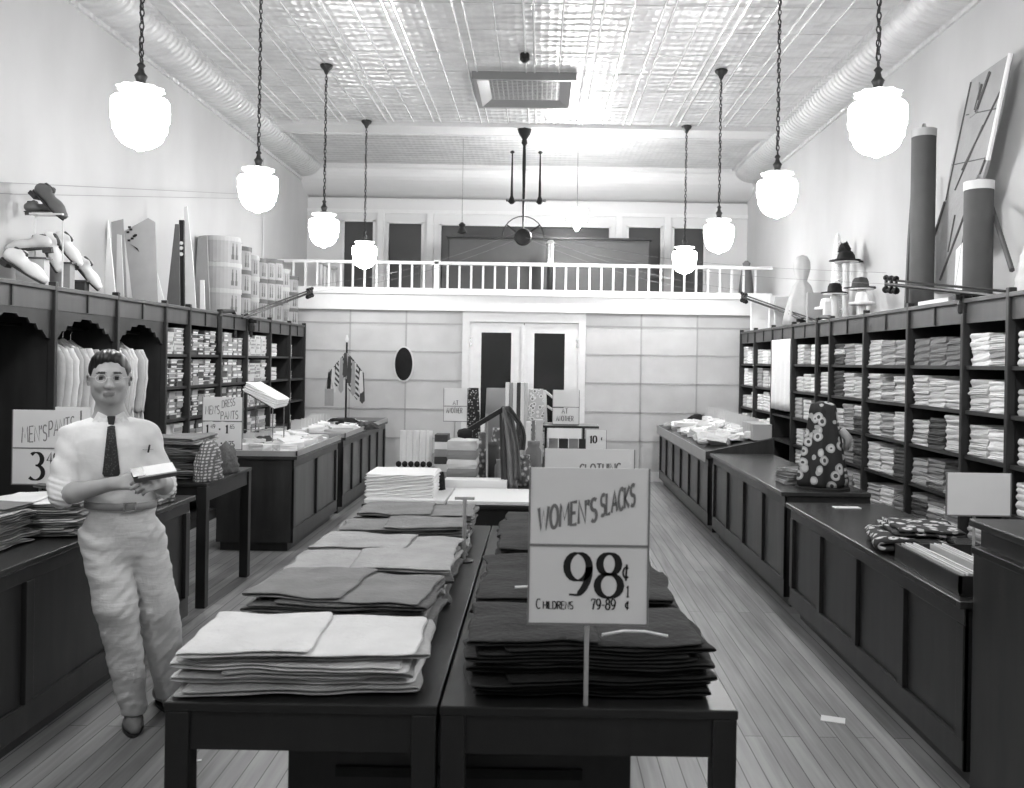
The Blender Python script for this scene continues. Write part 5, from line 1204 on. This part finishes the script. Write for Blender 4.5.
    brd([(152, 301), (165, 302), (155, 265)], 8.1, PAPER, 'small white leaning wedge between the two board groups')
    brd([(166, 303), (180, 304), (179, 224), (175, 224)], 8.5, bd, 'dark tapered board left of the black and white strip')
    o = brd([(178.5, 304.5), (184, 305), (183.5, 220), (179, 220)], 8.62, INK, 'black upright strip with white dots between boards', th=.03)
    for py in (243, 248, 254): c = W(181, py, 8.61); d_ = MB().lathe([(.001, 0), (.018, .0), (.018, .004), (.001, .004)], (0, 0, 0), 12).build('white_dot', PAPER, o, local=True); d_.location = Vector((c.x, 8.618, c.z))-o.location; d_.rotation_euler = (PI/2, 0, 0)
    brd([(184, 305), (196, 306), (193, 262), (187, 206), (184, 207)], 8.72, WHITEP, 'tallest white tapered board beside the black strip')
    brd([(200, 308), (205, 308), (204, 280), (200, 280)], 9.0, PAPER, 'small white card standing just left of the large hat boxes')
    brd([(193, 306), (210, 308), (207, 236), (198, 238)], 9.35, bg, 'plain grey board standing behind the tall white board')
    hb = mat('hatbox_paper', 150, .65, var=.03); hl = mat('hatbox_lid', 165, .6); hd = mat('hatbox_dark_lid', 90, .6)
    pic = mat('hatbox_print', 95, .7)
    def stack(x, y, r, h, n, nm, dark=False):
        for k in range(n):
            t = thing('hat_box', (x, y, Z+k*(h+.002)), '%s hat box, %s up in the %s stack on the left shelving' % ('large round' if r > .2 else 'narrow round', ORD[k], nm), 'hat box', 'hat boxes on the left shelving'); z = Z+k*(h+.002)
            MB().lathe([(r, 0), (r, h-.004)], (x, y, z), 36).build('box_body', hb, t)
            MB().lathe([(r+.006, h-.05), (r+.006, h), (.01, h)], (x, y, z), 36).build('lid', hd if dark else hl, t)
            m = MB()
            for a0 in (-.62, -.38):
                for w_, z0, z1 in ((.09, .16, .62), (.05, .62, .74), (.16, .12, .3)):
                    a, b = a0-w_/2, a0+w_/2; R_ = r+.002
                    m.add([(x+R_*math.cos(a), y+R_*math.sin(a), z+z0*h), (x+R_*math.cos(b), y+R_*math.sin(b), z+z0*h), (x+R_*math.cos(b), y+R_*math.sin(b), z+z1*h), (x+R_*math.cos(a), y+R_*math.sin(a), z+z1*h)], [(0, 1, 2, 3)])
            m.build('printed_figure', pic, t)
    stack(-3.59, 9.95, .225, .285, 3, 'nearest large')
    for k, (y, r, h, n, d_) in enumerate(((10.40, .15, .27, 3, True), (10.74, .14, .25, 3, False), (11.06, .14, .25, 3, True), (11.38, .14, .26, 3, True), (11.70, .15, .27, 3, True), (12.04, .14, .24, 3, False), (12.4, .16, .22, 3, True))):
        stack(-3.55, y, r, h, n, ['second', 'third', 'fourth', 'fifth', 'sixth', 'seventh', 'farthest'][k], d_)
# ---------------------------------------------------------------- on top of the right shelving
def right_top():
    Z = ZTOP
    rib = mat('roll_grey', 78, .8, var=.06); band = mat('roll_band', 205, .5)
    def roll(px, pyt, y, r, lb, bandm):
        c = W(px, pyt, y); t = thing('fabric_roll', (c.x, y, Z), lb, 'roll', 'tall rolls on the right shelving')
        MB().lathe([(r, 0), (r, c.z-Z-.05)], (c.x, y, Z), 72, rf=lambda a, q: 1+.03*(round(math.sin(36*a)))).build('ribbed_roll', rib, t)
        MB().lathe([(r+.004, c.z-Z-.06), (r+.004, c.z-Z), (.02, c.z-Z)], (c.x, y, Z), 36).build('top_band', bandm, t)
        MB().lathe([(.012, 0), (.02, .02), (.012, .05)], (c.x, y, c.z), 10).build('top_knob', STEEL, t)
    roll(924, 130, 7.05, .092, 'tall dark ribbed roll standing upright left of the leaning patchwork banner', mat('roll_cap_grey', 170, .6))
    roll(979, 182, 6.2, .096, 'shorter ribbed roll with a white top band, in front of the patchwork banner', band)
    c = W(909, 300, 7.35); one('dark_plank', MB().prism([(0, 0), (.10, 0), (.09, .7), (.05, 1.1), (.02, .6)], (c.x-.03, 7.35, Z), (1, 0, 0), (0, 0, 1), (0, 1, 0), .03), mat('plank_dark', 80, .7), 'narrow dark jagged plank leaning left of the tall roll', 'plank')
    def WX(px, py, X):
        u, v = px-CX, CY-py; U = u*CR-v*SR; V = u*SR+v*CR; Dd = X*F/U; return Vector((X, Dd, EYE+V*Dd/F))
    # leaning banner along the wall
    XW = 3.17; out = [(971.5, 80), (1010.7, 53), (1000, 110), (988, 160), (976, 200), (968, 240), (962, 292), (938, 294), (921, 290), (928, 251), (945, 202), (950.6, 167), (964, 114)]
    P = [WX(a, b, XW) for a, b in out]
    t = thing('patchwork_banner', (XW, 6.8, Z), 'tall pale patchwork banner with dark seams leaning on the right wall', 'banner')
    MB().prism([(p.y, max(p.z, Z)) for p in P], (XW, 0, 0), (0, 1, 0), (0, 0, 1), (1, 0, 0), .02).build('cloth_panel', mat('banner_cloth', 150, .85, var=.10, scale=4, bump=.3), t)
    for k, (a, b, mt, r) in enumerate((((1010.7, 53), (988, 160), PAPER, .016), ((971, 82), (946, 200), INK, .006), ((1000, 92), (962, 170), INK, .007), ((990, 72), (976, 112), INK, .012), ((983, 125), (955, 190), INK, .006), ((985, 160), (940, 280), INK, .009), ((968, 205), (955, 292), INK, .005), ((945, 202), (926, 262), INK, .012), ((955, 215), (948, 252), INK, .006), ((975, 110), (982, 84), INK, .01), ((966, 115), (999, 108), INK, .004), ((952, 165), (985, 158), INK, .004))):
        MB().tube([WX(a[0], a[1], XW-.004), WX(b[0], b[1], XW-.004)], r, 6).build('seam' if mt is INK else 'edge_post', mt if mt is PAPER else mat('seam_grey', 85, .8), t)
    for k, poly in enumerate((((966, 225), (974, 205), (976, 240), (969, 252)), ((957, 250), (966, 240), (965, 290), (955, 290)), ((972, 92), (980, 82), (978, 112), (970, 118)))):
        MB().prism([(p.y, p.z) for p in [WX(a, b, XW) for a, b in poly]], (XW-.008, 0, 0), (0, 1, 0), (0, 0, 1), (1, 0, 0), .008).build('patch', [PAPER, WHITEC, GREYC][k], t)
    one('dark_strut', MB().tube([WX(991, 205, 3.2), WX(1012, 270, 3.0)], .018, 6), mat('plank_dark', 80), 'dark slanting strut right of the shorter ribbed roll', 'strut')
    c = W(1012, 290, 5.75); rumple(3.10, 5.62, Z, .09, .12, .36, LIGHTC, 'white cloth bundle at the right edge on top of the shelving', seed=8, amp=.1)
    one('flat_paper', MB().box(2.86, 3.2, 6.25, 6.75, Z+.001, Z+.03), PAPER, 'flat white papers on the shelving top between the two rolls', 'paper')
    # draped stand far along
    c = W(796, 300, 10.35)
    m = MB().lathe([(.20, 0), (.19, .1), (.15, .3), (.10, .46), (.055, .52), (.075, .58), (.095, .66), (.09, .74), (.06, .80), (.01, .82)], (3.03, 10.35, Z), 36, rf=lambda a, q: 1+.1*(1-q)*math.sin(7*a)+.04*math.sin(12*a+q*5))
    one('draped_bust', m, mat('bust_cloth', 176, .85, var=.08), 'pale draped bust form standing on the far right shelving', 'display form', smooth=True)
    m = MB().lathe([(.085, 0), (.08, .1), (.06, .45), (.04, .8), (.02, .92), (.005, .95)], (3.14, 9.45, Z), 14, rf=lambda a, q: 1+.08*math.sin(5*a+q*20))
    one('lace_cone', m, tex_mat('lace_print', spots(215, 150, 30, .4), .8), 'slim pale patterned cone standing behind the hat pedestals', 'display form', smooth=True)
    hats = [(849, 261, 9.2, BLACKC, .17, 'black'), (835, 293, 9.0, BLACKC, .12, 'black'), (861, 288, 8.6, DARKC, .13, 'dark grey'), (862, 303, 8.3, WHITEC, .10, 'white'), (826, 308, 9.4, WHITEC, .11, 'white')]
    names = ['highest, centre', 'left, half way down', 'right, half way down', 'lowest right', 'lowest left']
    for k, (px, py, D, mt, r, cn) in enumerate(hats):
        c = W(px, py, D); x = min(c.x, 3.15); t = thing('hat_pedestal', (x, D, Z), 'slender glass hat pedestal on the right shelving, %s' % names[k], 'pedestal', 'hat pedestals on the right shelving')
        MB().tube([(x, D, Z+.01), (x, D, c.z-.02)], .035, 12).build('column', mat('pedestal_pale', 205, .5), t)
        MB().lathe([(.08, 0), (.08, .012)], (x, D, Z), 20).build('foot', mat('stand_glass', 205), t)
        MB().lathe([(.12, -.012), (.12, 0)], (x, D, c.z-.006), 24).build('plate', mat('stand_glass', 205), t)
        h = MB().lathe([(r, 0), (r*.98, .012), (r*.55, .02), (r*.5, .07), (r*.4, .10), (.01, .11)], (x, D, c.z-.004), 24, rf=lambda a, q: 1+.15*math.sin(2*a+k)+.1*math.sin(5*a))
        one('display_hat', h, mt, '%s hat on the pedestal %s above the right shelving' % (cn, names[k]), 'hat', 'hats on the right shelving', smooth=True)
        if k == 0: rumple(x-.02, D, c.z+.09, .06, .05, .10, BLACKC, 'black bow and feather trim above the highest hat', 'trim', 'hat_trimming', seed=11, amp=.3)
    gb = mat('grey_panel_board', 150, .8)
    for k, (y, x0, x1, h, mt, lb) in enumerate(((9.75, 2.92, 3.22, .34, gb, 'grey square board on the right shelving before the draped bust'), (11.3, 2.9, 3.2, .42, PAPER, 'white sheet board near the far end of the right shelving'), (12.1, 2.86, 3.2, .46, WHITEC, 'tall pale wrapped bundle at the very end of right shelving'), (10.95, 2.88, 3.1, .38, LIGHTC, 'pale board between white sheet and draped bust'), (9.1, 2.9, 3.05, .2, PAPER, 'low white box below the hat pedestals'))):
        one('display_board', MB().box(x0, x1, y, y+.05, Z+.001, Z+h), mt, lb, 'board', 'boards on the right shelving', bevel=.006)
SHOE = shoe_mesh()
left_top(); right_top()
# ---------------------------------------------------------------- the man leaning on the left counter
def creased(name, g, *lay):
    lay = lay or (((9, 9, 50), .32), ((22, 22, 12), .25))
    m = mat(name, g, .85, var=.03, scale=20); nt = m.node_tree; b = nt.nodes['Principled BSDF']; tc = nt.nodes.new('ShaderNodeTexCoord'); prev = None
    for sc, st in lay:
        n = nt.nodes.new('ShaderNodeTexNoise'); n.inputs['Scale'].default_value = 1; n.inputs['Detail'].default_value = 3; n.inputs['Distortion'].default_value = .6
        nt.links.new(scaled(nt, tc.outputs['Object'], sc), n.inputs['Vector']); bp = nt.nodes.new('ShaderNodeBump'); bp.inputs['Strength'].default_value = st; bp.inputs['Distance'].default_value = .012
        nt.links.new(n.outputs['Fac'], bp.inputs['Height'])
        if prev: nt.links.new(prev, bp.inputs['Normal'])
        prev = bp.outputs[0]
    nt.links.new(prev, b.inputs['Normal']); return m
def person():
    B = Vector((-1.862, 3.95, 0)); TH = math.radians(25.2); ct, st = math.cos(TH), math.sin(TH)
    def M(px, py, dy=0.):
        "point of the figure in its own upright frame (it is turned TH to face down the aisle at the end)"
        u, v = px-CX, CY-py; U = (u*CR-v*SR)/F; Vv = (u*SR+v*CR)/F
        lx = (U*(B.y+dy*ct)-B.x+dy*st)/(ct-st*U)
        return Vector((B.x+lx, B.y+dy, EYE+Vv*(B.y+lx*st+dy*ct)))
    RW = lambda p: Vector((B.x+(p.x-B.x)*ct-(p.y-B.y)*st, B.y+(p.x-B.x)*st+(p.y-B.y)*ct, p.z))
    SKIN = mat('skin', 172, .55, var=.04, scale=20); HAIR = mat('dark_hair', 30, .4); LIPS = mat('lips', 128, .5); EYEM = mat('eye_dark', 40, .3); EYEW = mat('eye_white', 150, .4); BROW = mat('brow', 60, .7)
    SHIRT = creased('white_shirt', 228, ((7, 7, 16), .35), ((20, 20, 9), .2)); TRS = creased('linen_trousers', 208)
    H = M(109.5, 377.5, -.02)
    t = thing('person', tuple(B), 'man in white shirt, dark tie and pale trousers leaning and holding a pad', 'person')
    V = lambda x, y, z: H+Vector((x, y, z))
    shL, shR = M(72, 437, .04), M(146, 434, .04); elL, elR = M(60, 496, -.02), M(164, 486, .05)
    wrL, wrR = M(112, 484, -.20), M(160, 482, -.20)
    neck0 = M(111, 420, .03)
    f = Field((-2.26, 3.5, .0), (-1.46, 4.4, 1.76), .0052)
    # head
    f.ball(V(0, .005, .025), (.076, .094, .092)); f.ball(V(0, -.012, -.025), (.066, .078, .085), .03); f.ball(V(0, -.046, -.090), (.034, .034, .024), .03)
    f.ball(V(-.045, -.0, -.06), (.022, .04, .035), .03); f.ball(V(.045, 0, -.06), (.022, .04, .035), .03)
    f.cone(V(-.03, -.082, .02), V(.03, -.082, .02), .012, .012, .018)
    for s in (-1, 1):
        f.ball(V(s*.031, -.092, -.001), (.018, .014, .011), .012, sub=True)
        f.ball(V(s*.031, -.074, -.001), (.014, .012, .009), .003)
        f.ball(V(s*.040, -.066, -.032), (.02, .02, .02), .02)
        f.ball(V(s*.082, .010, -.006), (.010, .020, .034), .005)
        f.ball(V(s*.083, .004, -.006), (.005, .011, .018), .004, sub=True)
        f.ball(V(s*.011, -.098, -.039), (.009, .011, .008), .008)
    f.cone(V(0, -.088, .012), V(.002, -.107, -.033), .009, .012, .012)
    f.ball(V(.001, -.110, -.036), (.010, .010, .009), .008)
    f.cone(V(-.018, -.085, -.0665), V(.018, -.085, -.0665), .0055, .0055, .008); f.cone(V(-.013, -.085, -.0745), V(.013, -.085, -.0745), .006, .006, .008)
    f.cone(V(-.02, -.099, -.0705), V(.02, -.099, -.0705), .002, .002, .003, sub=True)
    f.cone(V(0, .02, -.06), neck0+Vector((0, .02, -.02)), .055, .060, .03)
    # trunk and legs inside the clothes
    f.cone(neck0+Vector((0, .03, -.03)), M(110, 455, .03), .075, .12, .05, (1, .75, 1)); f.cone(M(110, 450, .03), M(120, 505, .02), .125, .115, .05, (1, .7, 1)); f.cone(shL.lerp(shR, .15), shR.lerp(shL, .15), .036, .036, .03)
    f.ball(M(120, 525, .03), (.125, .09, .09), .03)
    f.cone(M(103, 540, .01), M(117, 620, -.03), .075, .052, .03); f.cone(M(117, 620, -.03), M(134, 706, .04), .052, .036, .02)
    f.cone(M(141, 540, .05), M(161, 618, .08), .075, .052, .03); f.cone(M(161, 618, .08), M(171, 704, .22), .052, .036, .02)
    for a, e, wr, wd in ((shL, elL, wrL, -1), (shR, elR, wrR, 1)):
        f.cone(a.lerp(e, .12), e, .040, .040, .02); mid = e.lerp(wr, .3); f.cone(e, mid, .043, .043, .02); f.cone(mid, wr, .043, .027, .015)
    # hands: right hand (seen left) grips the lower left edge of the pad, left hand holds it from the right
    def hand(wr, palm_c, dirv, upv, side, curl):
        "dirv: wrist to knuckles; upv: towards the back of the hand; side: thumb side sign along dirv x upv"
        d = dirv.normalized(); u = (upv-d*upv.dot(d)).normalized(); sv = d.cross(u)*side
        kn = wr+d*.085
        f.cone(wr, wr+d*.03, .026, .026, .012, (1, 1, 1))
        for q in (-1.5, -.5, .5, 1.5):
            f.cone(wr+d*.02+sv*q*.010, kn+sv*q*.019, .015, .0125, .010)
        L = [.030, .036, .034, .026]                            # index..little, first bone
        for i, q in enumerate((1.5, .5, -.5, -1.5)):
            b = kn+sv*q*.020; ln = L[i]; c = curl+.12*i
            d1 = (d*math.cos(c*.5)-u*math.sin(c*.5)); p1 = b+d1*ln*1.15
            d2 = (d*math.cos(c*1.5)-u*math.sin(c*1.5)); p2 = p1+d2*ln*.8
            d3 = (d*math.cos(c*2.3)-u*math.sin(c*2.3)); p3 = p2+d3*ln*.6
            f.cone(b, p1, .0098, .0088, .005); f.cone(p1, p2, .0088, .008, .003); f.cone(p2, p3, .008, .0068, .003)
        tb = wr+d*.028+sv*.026; t1 = tb+(d*.7+sv*.55-u*.35).normalized()*.036; t2 = t1+(d*.9+sv*.05-u*.3).normalized()*.030
        f.cone(tb-sv*.01, t1, .0145, .011, .010); f.cone(t1, t2, .011, .0085, .004)
    hand(wrL, None, Vector((.085, -.035, .012)), Vector((-.25, -.7, .65)), -1, .75)
    hand(wrR, None, Vector((-.045, -.075, .01)), Vector((.6, -.5, .6)), 1, .75)
    vs, fs = f.mesh(); mb = MB().add(vs, fs)
    body = mb.build('body', [SKIN, LIPS, EYEM, BROW, EYEW], t, smooth=True)
    body['label'] = 'bare head, forearms and hands'
    off = world_loc(t); me = body.data; hh = Vector(H)-off
    mi = np.zeros(len(me.polygons), np.int32)
    for p in me.polygons:
        c = p.center-hh; x, y, z = c
        if y < -.05:
            if abs(x) < .023 and -.079 < z < -.062 and y < -.078: mi[p.index] = 1
            for s in (-1, 1):
                e = ((x-s*.031)/.0155)**2+((z+.001)/.0065)**2
                if e < 1: mi[p.index] = 2 if abs(x-s*.031) < .0075 else 4
                if ((x-s*.032)/.021)**2+((z-.0235+abs(x-s*.03)*.12)/.0042)**2 < 1: mi[p.index] = 3
    me.polygons.foreach_set('material_index', mi)
    m = body.modifiers.new('smooth', 'SMOOTH'); m.factor = .5; m.iterations = 2
    # hair: short, combed back with a side parting
    g = Field(V(-.12, -.13, -.12), V(.12, .13, .15), .004)
    g.ball(V(0, .014, .032), (.084, .098, .092)); g.ball(V(-.01, -.035, .085), (.055, .05, .030), .03)
    g.ball(V(0, .05, -.02), (.078, .062, .075), .02)
    g.ball(V(0, -.088, .000), (.067, .07, .068), .012, sub=True); g.ball(V(0, -.06, -.08), (.11, .10, .066), .01, sub=True)
    for s in (-1, 1): g.ball(V(s*.085, -.005, -.02), (.018, .03, .035), .006, sub=True)
    g.warp(lambda x, y, z: .0016*np.sin((x-H.x)*260+np.sin((y-H.y)*40)*1.5))
    a, b = g.mesh(); MB().add(a, b).build('hair', HAIR, t, smooth=True)
    # round wire glasses
    m = MB()
    for s in (-1, 1):
        m.tube([V(s*.032+.021*math.cos(q), -.112, -.002+.017*math.sin(q)) for q in [i*2*PI/20 for i in range(21)]], .0013, 6, caps=False)
        m.tube([V(s*.053, -.112, .003), V(s*.078, -.06, .004), V(s*.083, .01, .0)], .0013, 5)
    m.tube([V(-.011, -.112, .0), V(0, -.116, .004), V(.011, -.112, .0)], .0013, 5)
    m.build('glasses', mat('glasses_wire', 215, .3, .6), t)
    # shirt
    wr = lambda x, y, z: .0026*np.sin(38*z+31*x+3*np.sin(15*x))*np.sin(12*x+9*z)+.0022*np.sin(55*x-26*z+2*np.sin(20*z))
    s_ = Field((-2.3, 3.6, .95), (-1.42, 4.35, 1.52), .0060)
    s_.cone(neck0+Vector((0, .035, -.045)), M(109.5, 452, .03), .080, .138, .05, (1, .78, 1), wr)
    s_.cone(M(109.5, 448, .025), M(120, 498, .02), .142, .130, .06, (1, .80, 1), wr)
    s_.ball(M(121, 500, .015), (.142, .112, .05), .03)
    s_.cone(shL+Vector((.02, 0, 0)), shR-Vector((.02, 0, 0)), .055, .055, .05, (1, 1, 1), wr)
    for a, e, wv in ((shL, elL, wrL), (shR, elR, wrR)):
        s_.cone(a, a.lerp(e, .9), .056, .057, .025, (1, 1, 1), lambda x, y, z: .004*np.sin(62*z+50*x+2*np.sin(30*y))+.003*np.sin(40*y+30*z))
        ee = e.lerp(wv, .06); s_.cone(a.lerp(e, .82), ee, .060, .056, .006, (1, 1, 1), lambda x, y, z: .003*np.sin(300*(z*.9+x*.3)))
    s_.cone(neck0+Vector((0, .01, .03)), neck0+Vector((0, .03, -.05)), .056, .058, .01, sub=True)
    s_.plane_below(neck0.z+.012)
    a, b = s_.mesh(); MB().add(a, b).build('shirt', SHIRT, t, smooth=True)
    SV = np.array(a)
    def front(x, z):
        q = SV[(abs(SV[:, 0]-x) < .016) & (abs(SV[:, 2]-z) < .016)]; return float(q[:, 1].min()) if len(q) else B.y-.1
    # collar with two points
    nc = neck0+Vector((0, .012, 0)); m = MB()
    def col(u, v):
        a = -PI/2+.18+u*(2*PI-.36); r = .062+.012*v; dip = -.018-.022*max(0, -math.sin(a))
        return (nc.x+r*1.02*math.cos(a), nc.y+r*1.05*math.sin(a), nc.z+.034-(.036*v)+dip*.9+.012)
    m.grid(col, 40, 3); m.build('collar_band', SHIRT, t, smooth=True, solid=.004)
    for s in (-1, 1):
        p = [nc+Vector((s*.008, -.074, .018)), nc+Vector((s*.052, -.058, .042)), nc+Vector((s*.074, -.050, -.002)), nc+Vector((s*.040, -.098, -.052))]
        q = [v+Vector((0, .006, -.002)) for v in p]
        MB().add(p+q, [(0, 1, 2, 3), (7, 6, 5, 4), (0, 1, 5, 4), (1, 2, 6, 5), (2, 3, 7, 6), (3, 0, 4, 7)]).build('collar_point', SHIRT, t, bevel=.002)
    # tie: knot and blade following the chest
    dg = bpy.context.evaluated_depsgraph_get()
    T0 = nc+Vector((.002, -.083, .006)); end = M(111.5, 474, 0)
    chest = lambda z: 3.95+.03-(.108 if z < 1.3 else .108-.10*(z-1.3)/.16*.5)
    m = MB(); vs = []; N = 16
    for i in range(N+1):
        v = i/N; z = T0.z-.022-v*(T0.z-.022-end.z); x = (T0.x)*(1-v)+(end.x)*v; wd = .014+.022*v if v > .0 else .014
        if i == N: wd = .028
        y = min(front(x, z)-.007, T0.y+.01) if v > .06 else T0.y-.004
        vs += [(x-wd, y+.004, z), (x, y-.004, z), (x+wd, y+.004, z), (x+wd, y+.009, z), (x-wd, y+.009, z)]
    m.add(vs, [(i*5+k, i*5+(k+1) % 5, (i+1)*5+(k+1) % 5, (i+1)*5+k) for i in range(N) for k in range(5)]+[(0, 1, 2, 3, 4), tuple(N*5+k for k in (4, 3, 2, 1, 0))])
    tie = m.build('necktie', tex_mat('tie_weave', spots(44, 84, 120, .3), .7), t)
    MB().prism([(-.017, .016), (.017, .016), (.011, -.024), (-.011, -.024)], T0+Vector((0, -.012, 0)), (1, 0, 0), (0, 0, 1), (0, 1, 0), .022).build('knot', mat('knot_dark', 48, .7), tie, bevel=.004)
    # pocket edge with pen, button placket
    p = M(146, 449, 0); fy = front(p.x, p.z); MB().box(p.x-.035, p.x+.03, fy-.001, fy+.004, p.z-.0, p.z+.003).build('pocket_hem', mat('seam_pale', 190, .8), t)
    MB().tube([(p.x+.008, fy+.002, p.z-.012), (p.x+.014, fy-.004, p.z+.022)], .004, 6).build('pen', INK, t)
    # trousers
    w1 = lambda x, y, z: .0013*np.sin(85*z+14*np.sin(9*x))*(1+np.sin(11*z+20*x))+.0010*np.sin(150*z-60*x+5*np.sin(25*x))+.003*np.sin(33*x+17*z)+.002*np.sin(48*z+22*x)
    h = Field((-2.25, 3.66, .02), (-1.5, 4.46, 1.12), .0062)
    h.cone(M(121.5, 510, .03), M(121, 532, .03), .136, .156, .03, (1, .80, 1), w1)
    h.cone(M(103, 535, .01), M(116, 605, -.03), .092, .090, .03, (1, 1, 1), w1); h.cone(M(116, 605, -.03), M(134, 706, .02), .088, .058, .03, (1, 1, 1), w1)
    h.cone(M(143, 535, .05), M(158, 605, .06), .092, .090, .010, (1, 1, 1), w1); h.cone(M(158, 605, .06), M(172, 700, .20), .088, .066, .010, (1, 1, 1), w1)
    h.plane_below(M(121, 504.5, .03).z); h.plane_above(.075)
    a, b = h.mesh(); MB().add(a, b).build('trousers', TRS, t, smooth=True)
    # belt
    bc = M(121, 503, .02); m = MB()
    m.grid(lambda u, v: (bc.x+.1455*math.cos(2*PI*u), bc.y+.1245*math.sin(2*PI*u), bc.z-.016+.032*v-.006*math.cos(2*PI*u)), 48, 1)
    belt = m.build('belt', mat('belt_leather', 150, .5), t, smooth=True, solid=.005)
    bx = bc+Vector((.035, -.128, 0)); m = MB().box(bx.x-.026, bx.x+.026, bx.y-.004, bx.y, bx.z-.019, bx.z-.014).box(bx.x-.026, bx.x+.026, bx.y-.004, bx.y, bx.z+.014, bx.z+.019).box(bx.x-.026, bx.x-.021, bx.y-.004, bx.y, bx.z-.019, bx.z+.019).box(bx.x+.021, bx.x+.026, bx.y-.004, bx.y, bx.z-.019, bx.z+.019)
    m.build('buckle', STEEL, belt)
    # shoes
    for s, (c, yaw) in enumerate(((M(133, 722, .06), -PI/2+.0), (M(170, 712, .22), -PI/2+.35))):
        vs, fs = SHOE; R = Matrix.Translation((c.x, c.y, .012)) @ Matrix.Rotation(yaw, 4, 'Z') @ Matrix.Scale(1.02, 4)
        o = MB().add([R @ Vector(v) for v in vs], fs).build('shoe', mat('man_shoe', 128, .45), t, smooth=True)
        P = [(math.cos(a)*.145-.002, math.sin(a)*.040*(1-.12*math.cos(2*a))) for a in [i*2*PI/24 for i in range(24)]]
        m = MB().prism(P, (0, 0, -.011), (1, 0, 0), (0, 1, 0), (0, 0, 1), .012); m.v = [tuple(R @ Vector(v)) for v in m.v]; m.build('sole', mat('dark_sole', 50), o)
        for k in range(4):
            q = R @ Vector((-.01+.018*k, 0, .068-.007*k)); q1 = R @ Vector((-.01+.018*k, .022, .060-.007*k)); q2 = R @ Vector((-.01+.018*k, -.022, .060-.007*k)); MB().tube([q1, q, q2], .0025, 5).build('lace', PAPER, o)
    # the pad he reads
    c = RW(M(152, 472.5, -.27)); t2 = thing('paper_pad', c, 'small pad of papers held in both hands by the man', 'pad')
    R = Matrix.Rotation(.25, 4, 'X') @ Matrix.Rotation(-.10, 4, 'Y') @ Matrix.Rotation(.12, 4, 'Z')
    MB().box(-.075, .085, -.055, .06, -.012, .004, R).build('pad_block', mat('pad_dark', 70, .6), t2, local=True)
    MB().box(-.06, .09, -.052, .058, .0045, .010, R).build('top_sheet', PAPER, t2, local=True)
    MB().box(-.078, -.03, -.05, .05, .0105, .013, R).build('clip', STEEL, t2, local=True)
    t2.rotation_euler.z = TH; t.rotation_euler.z = TH
person()
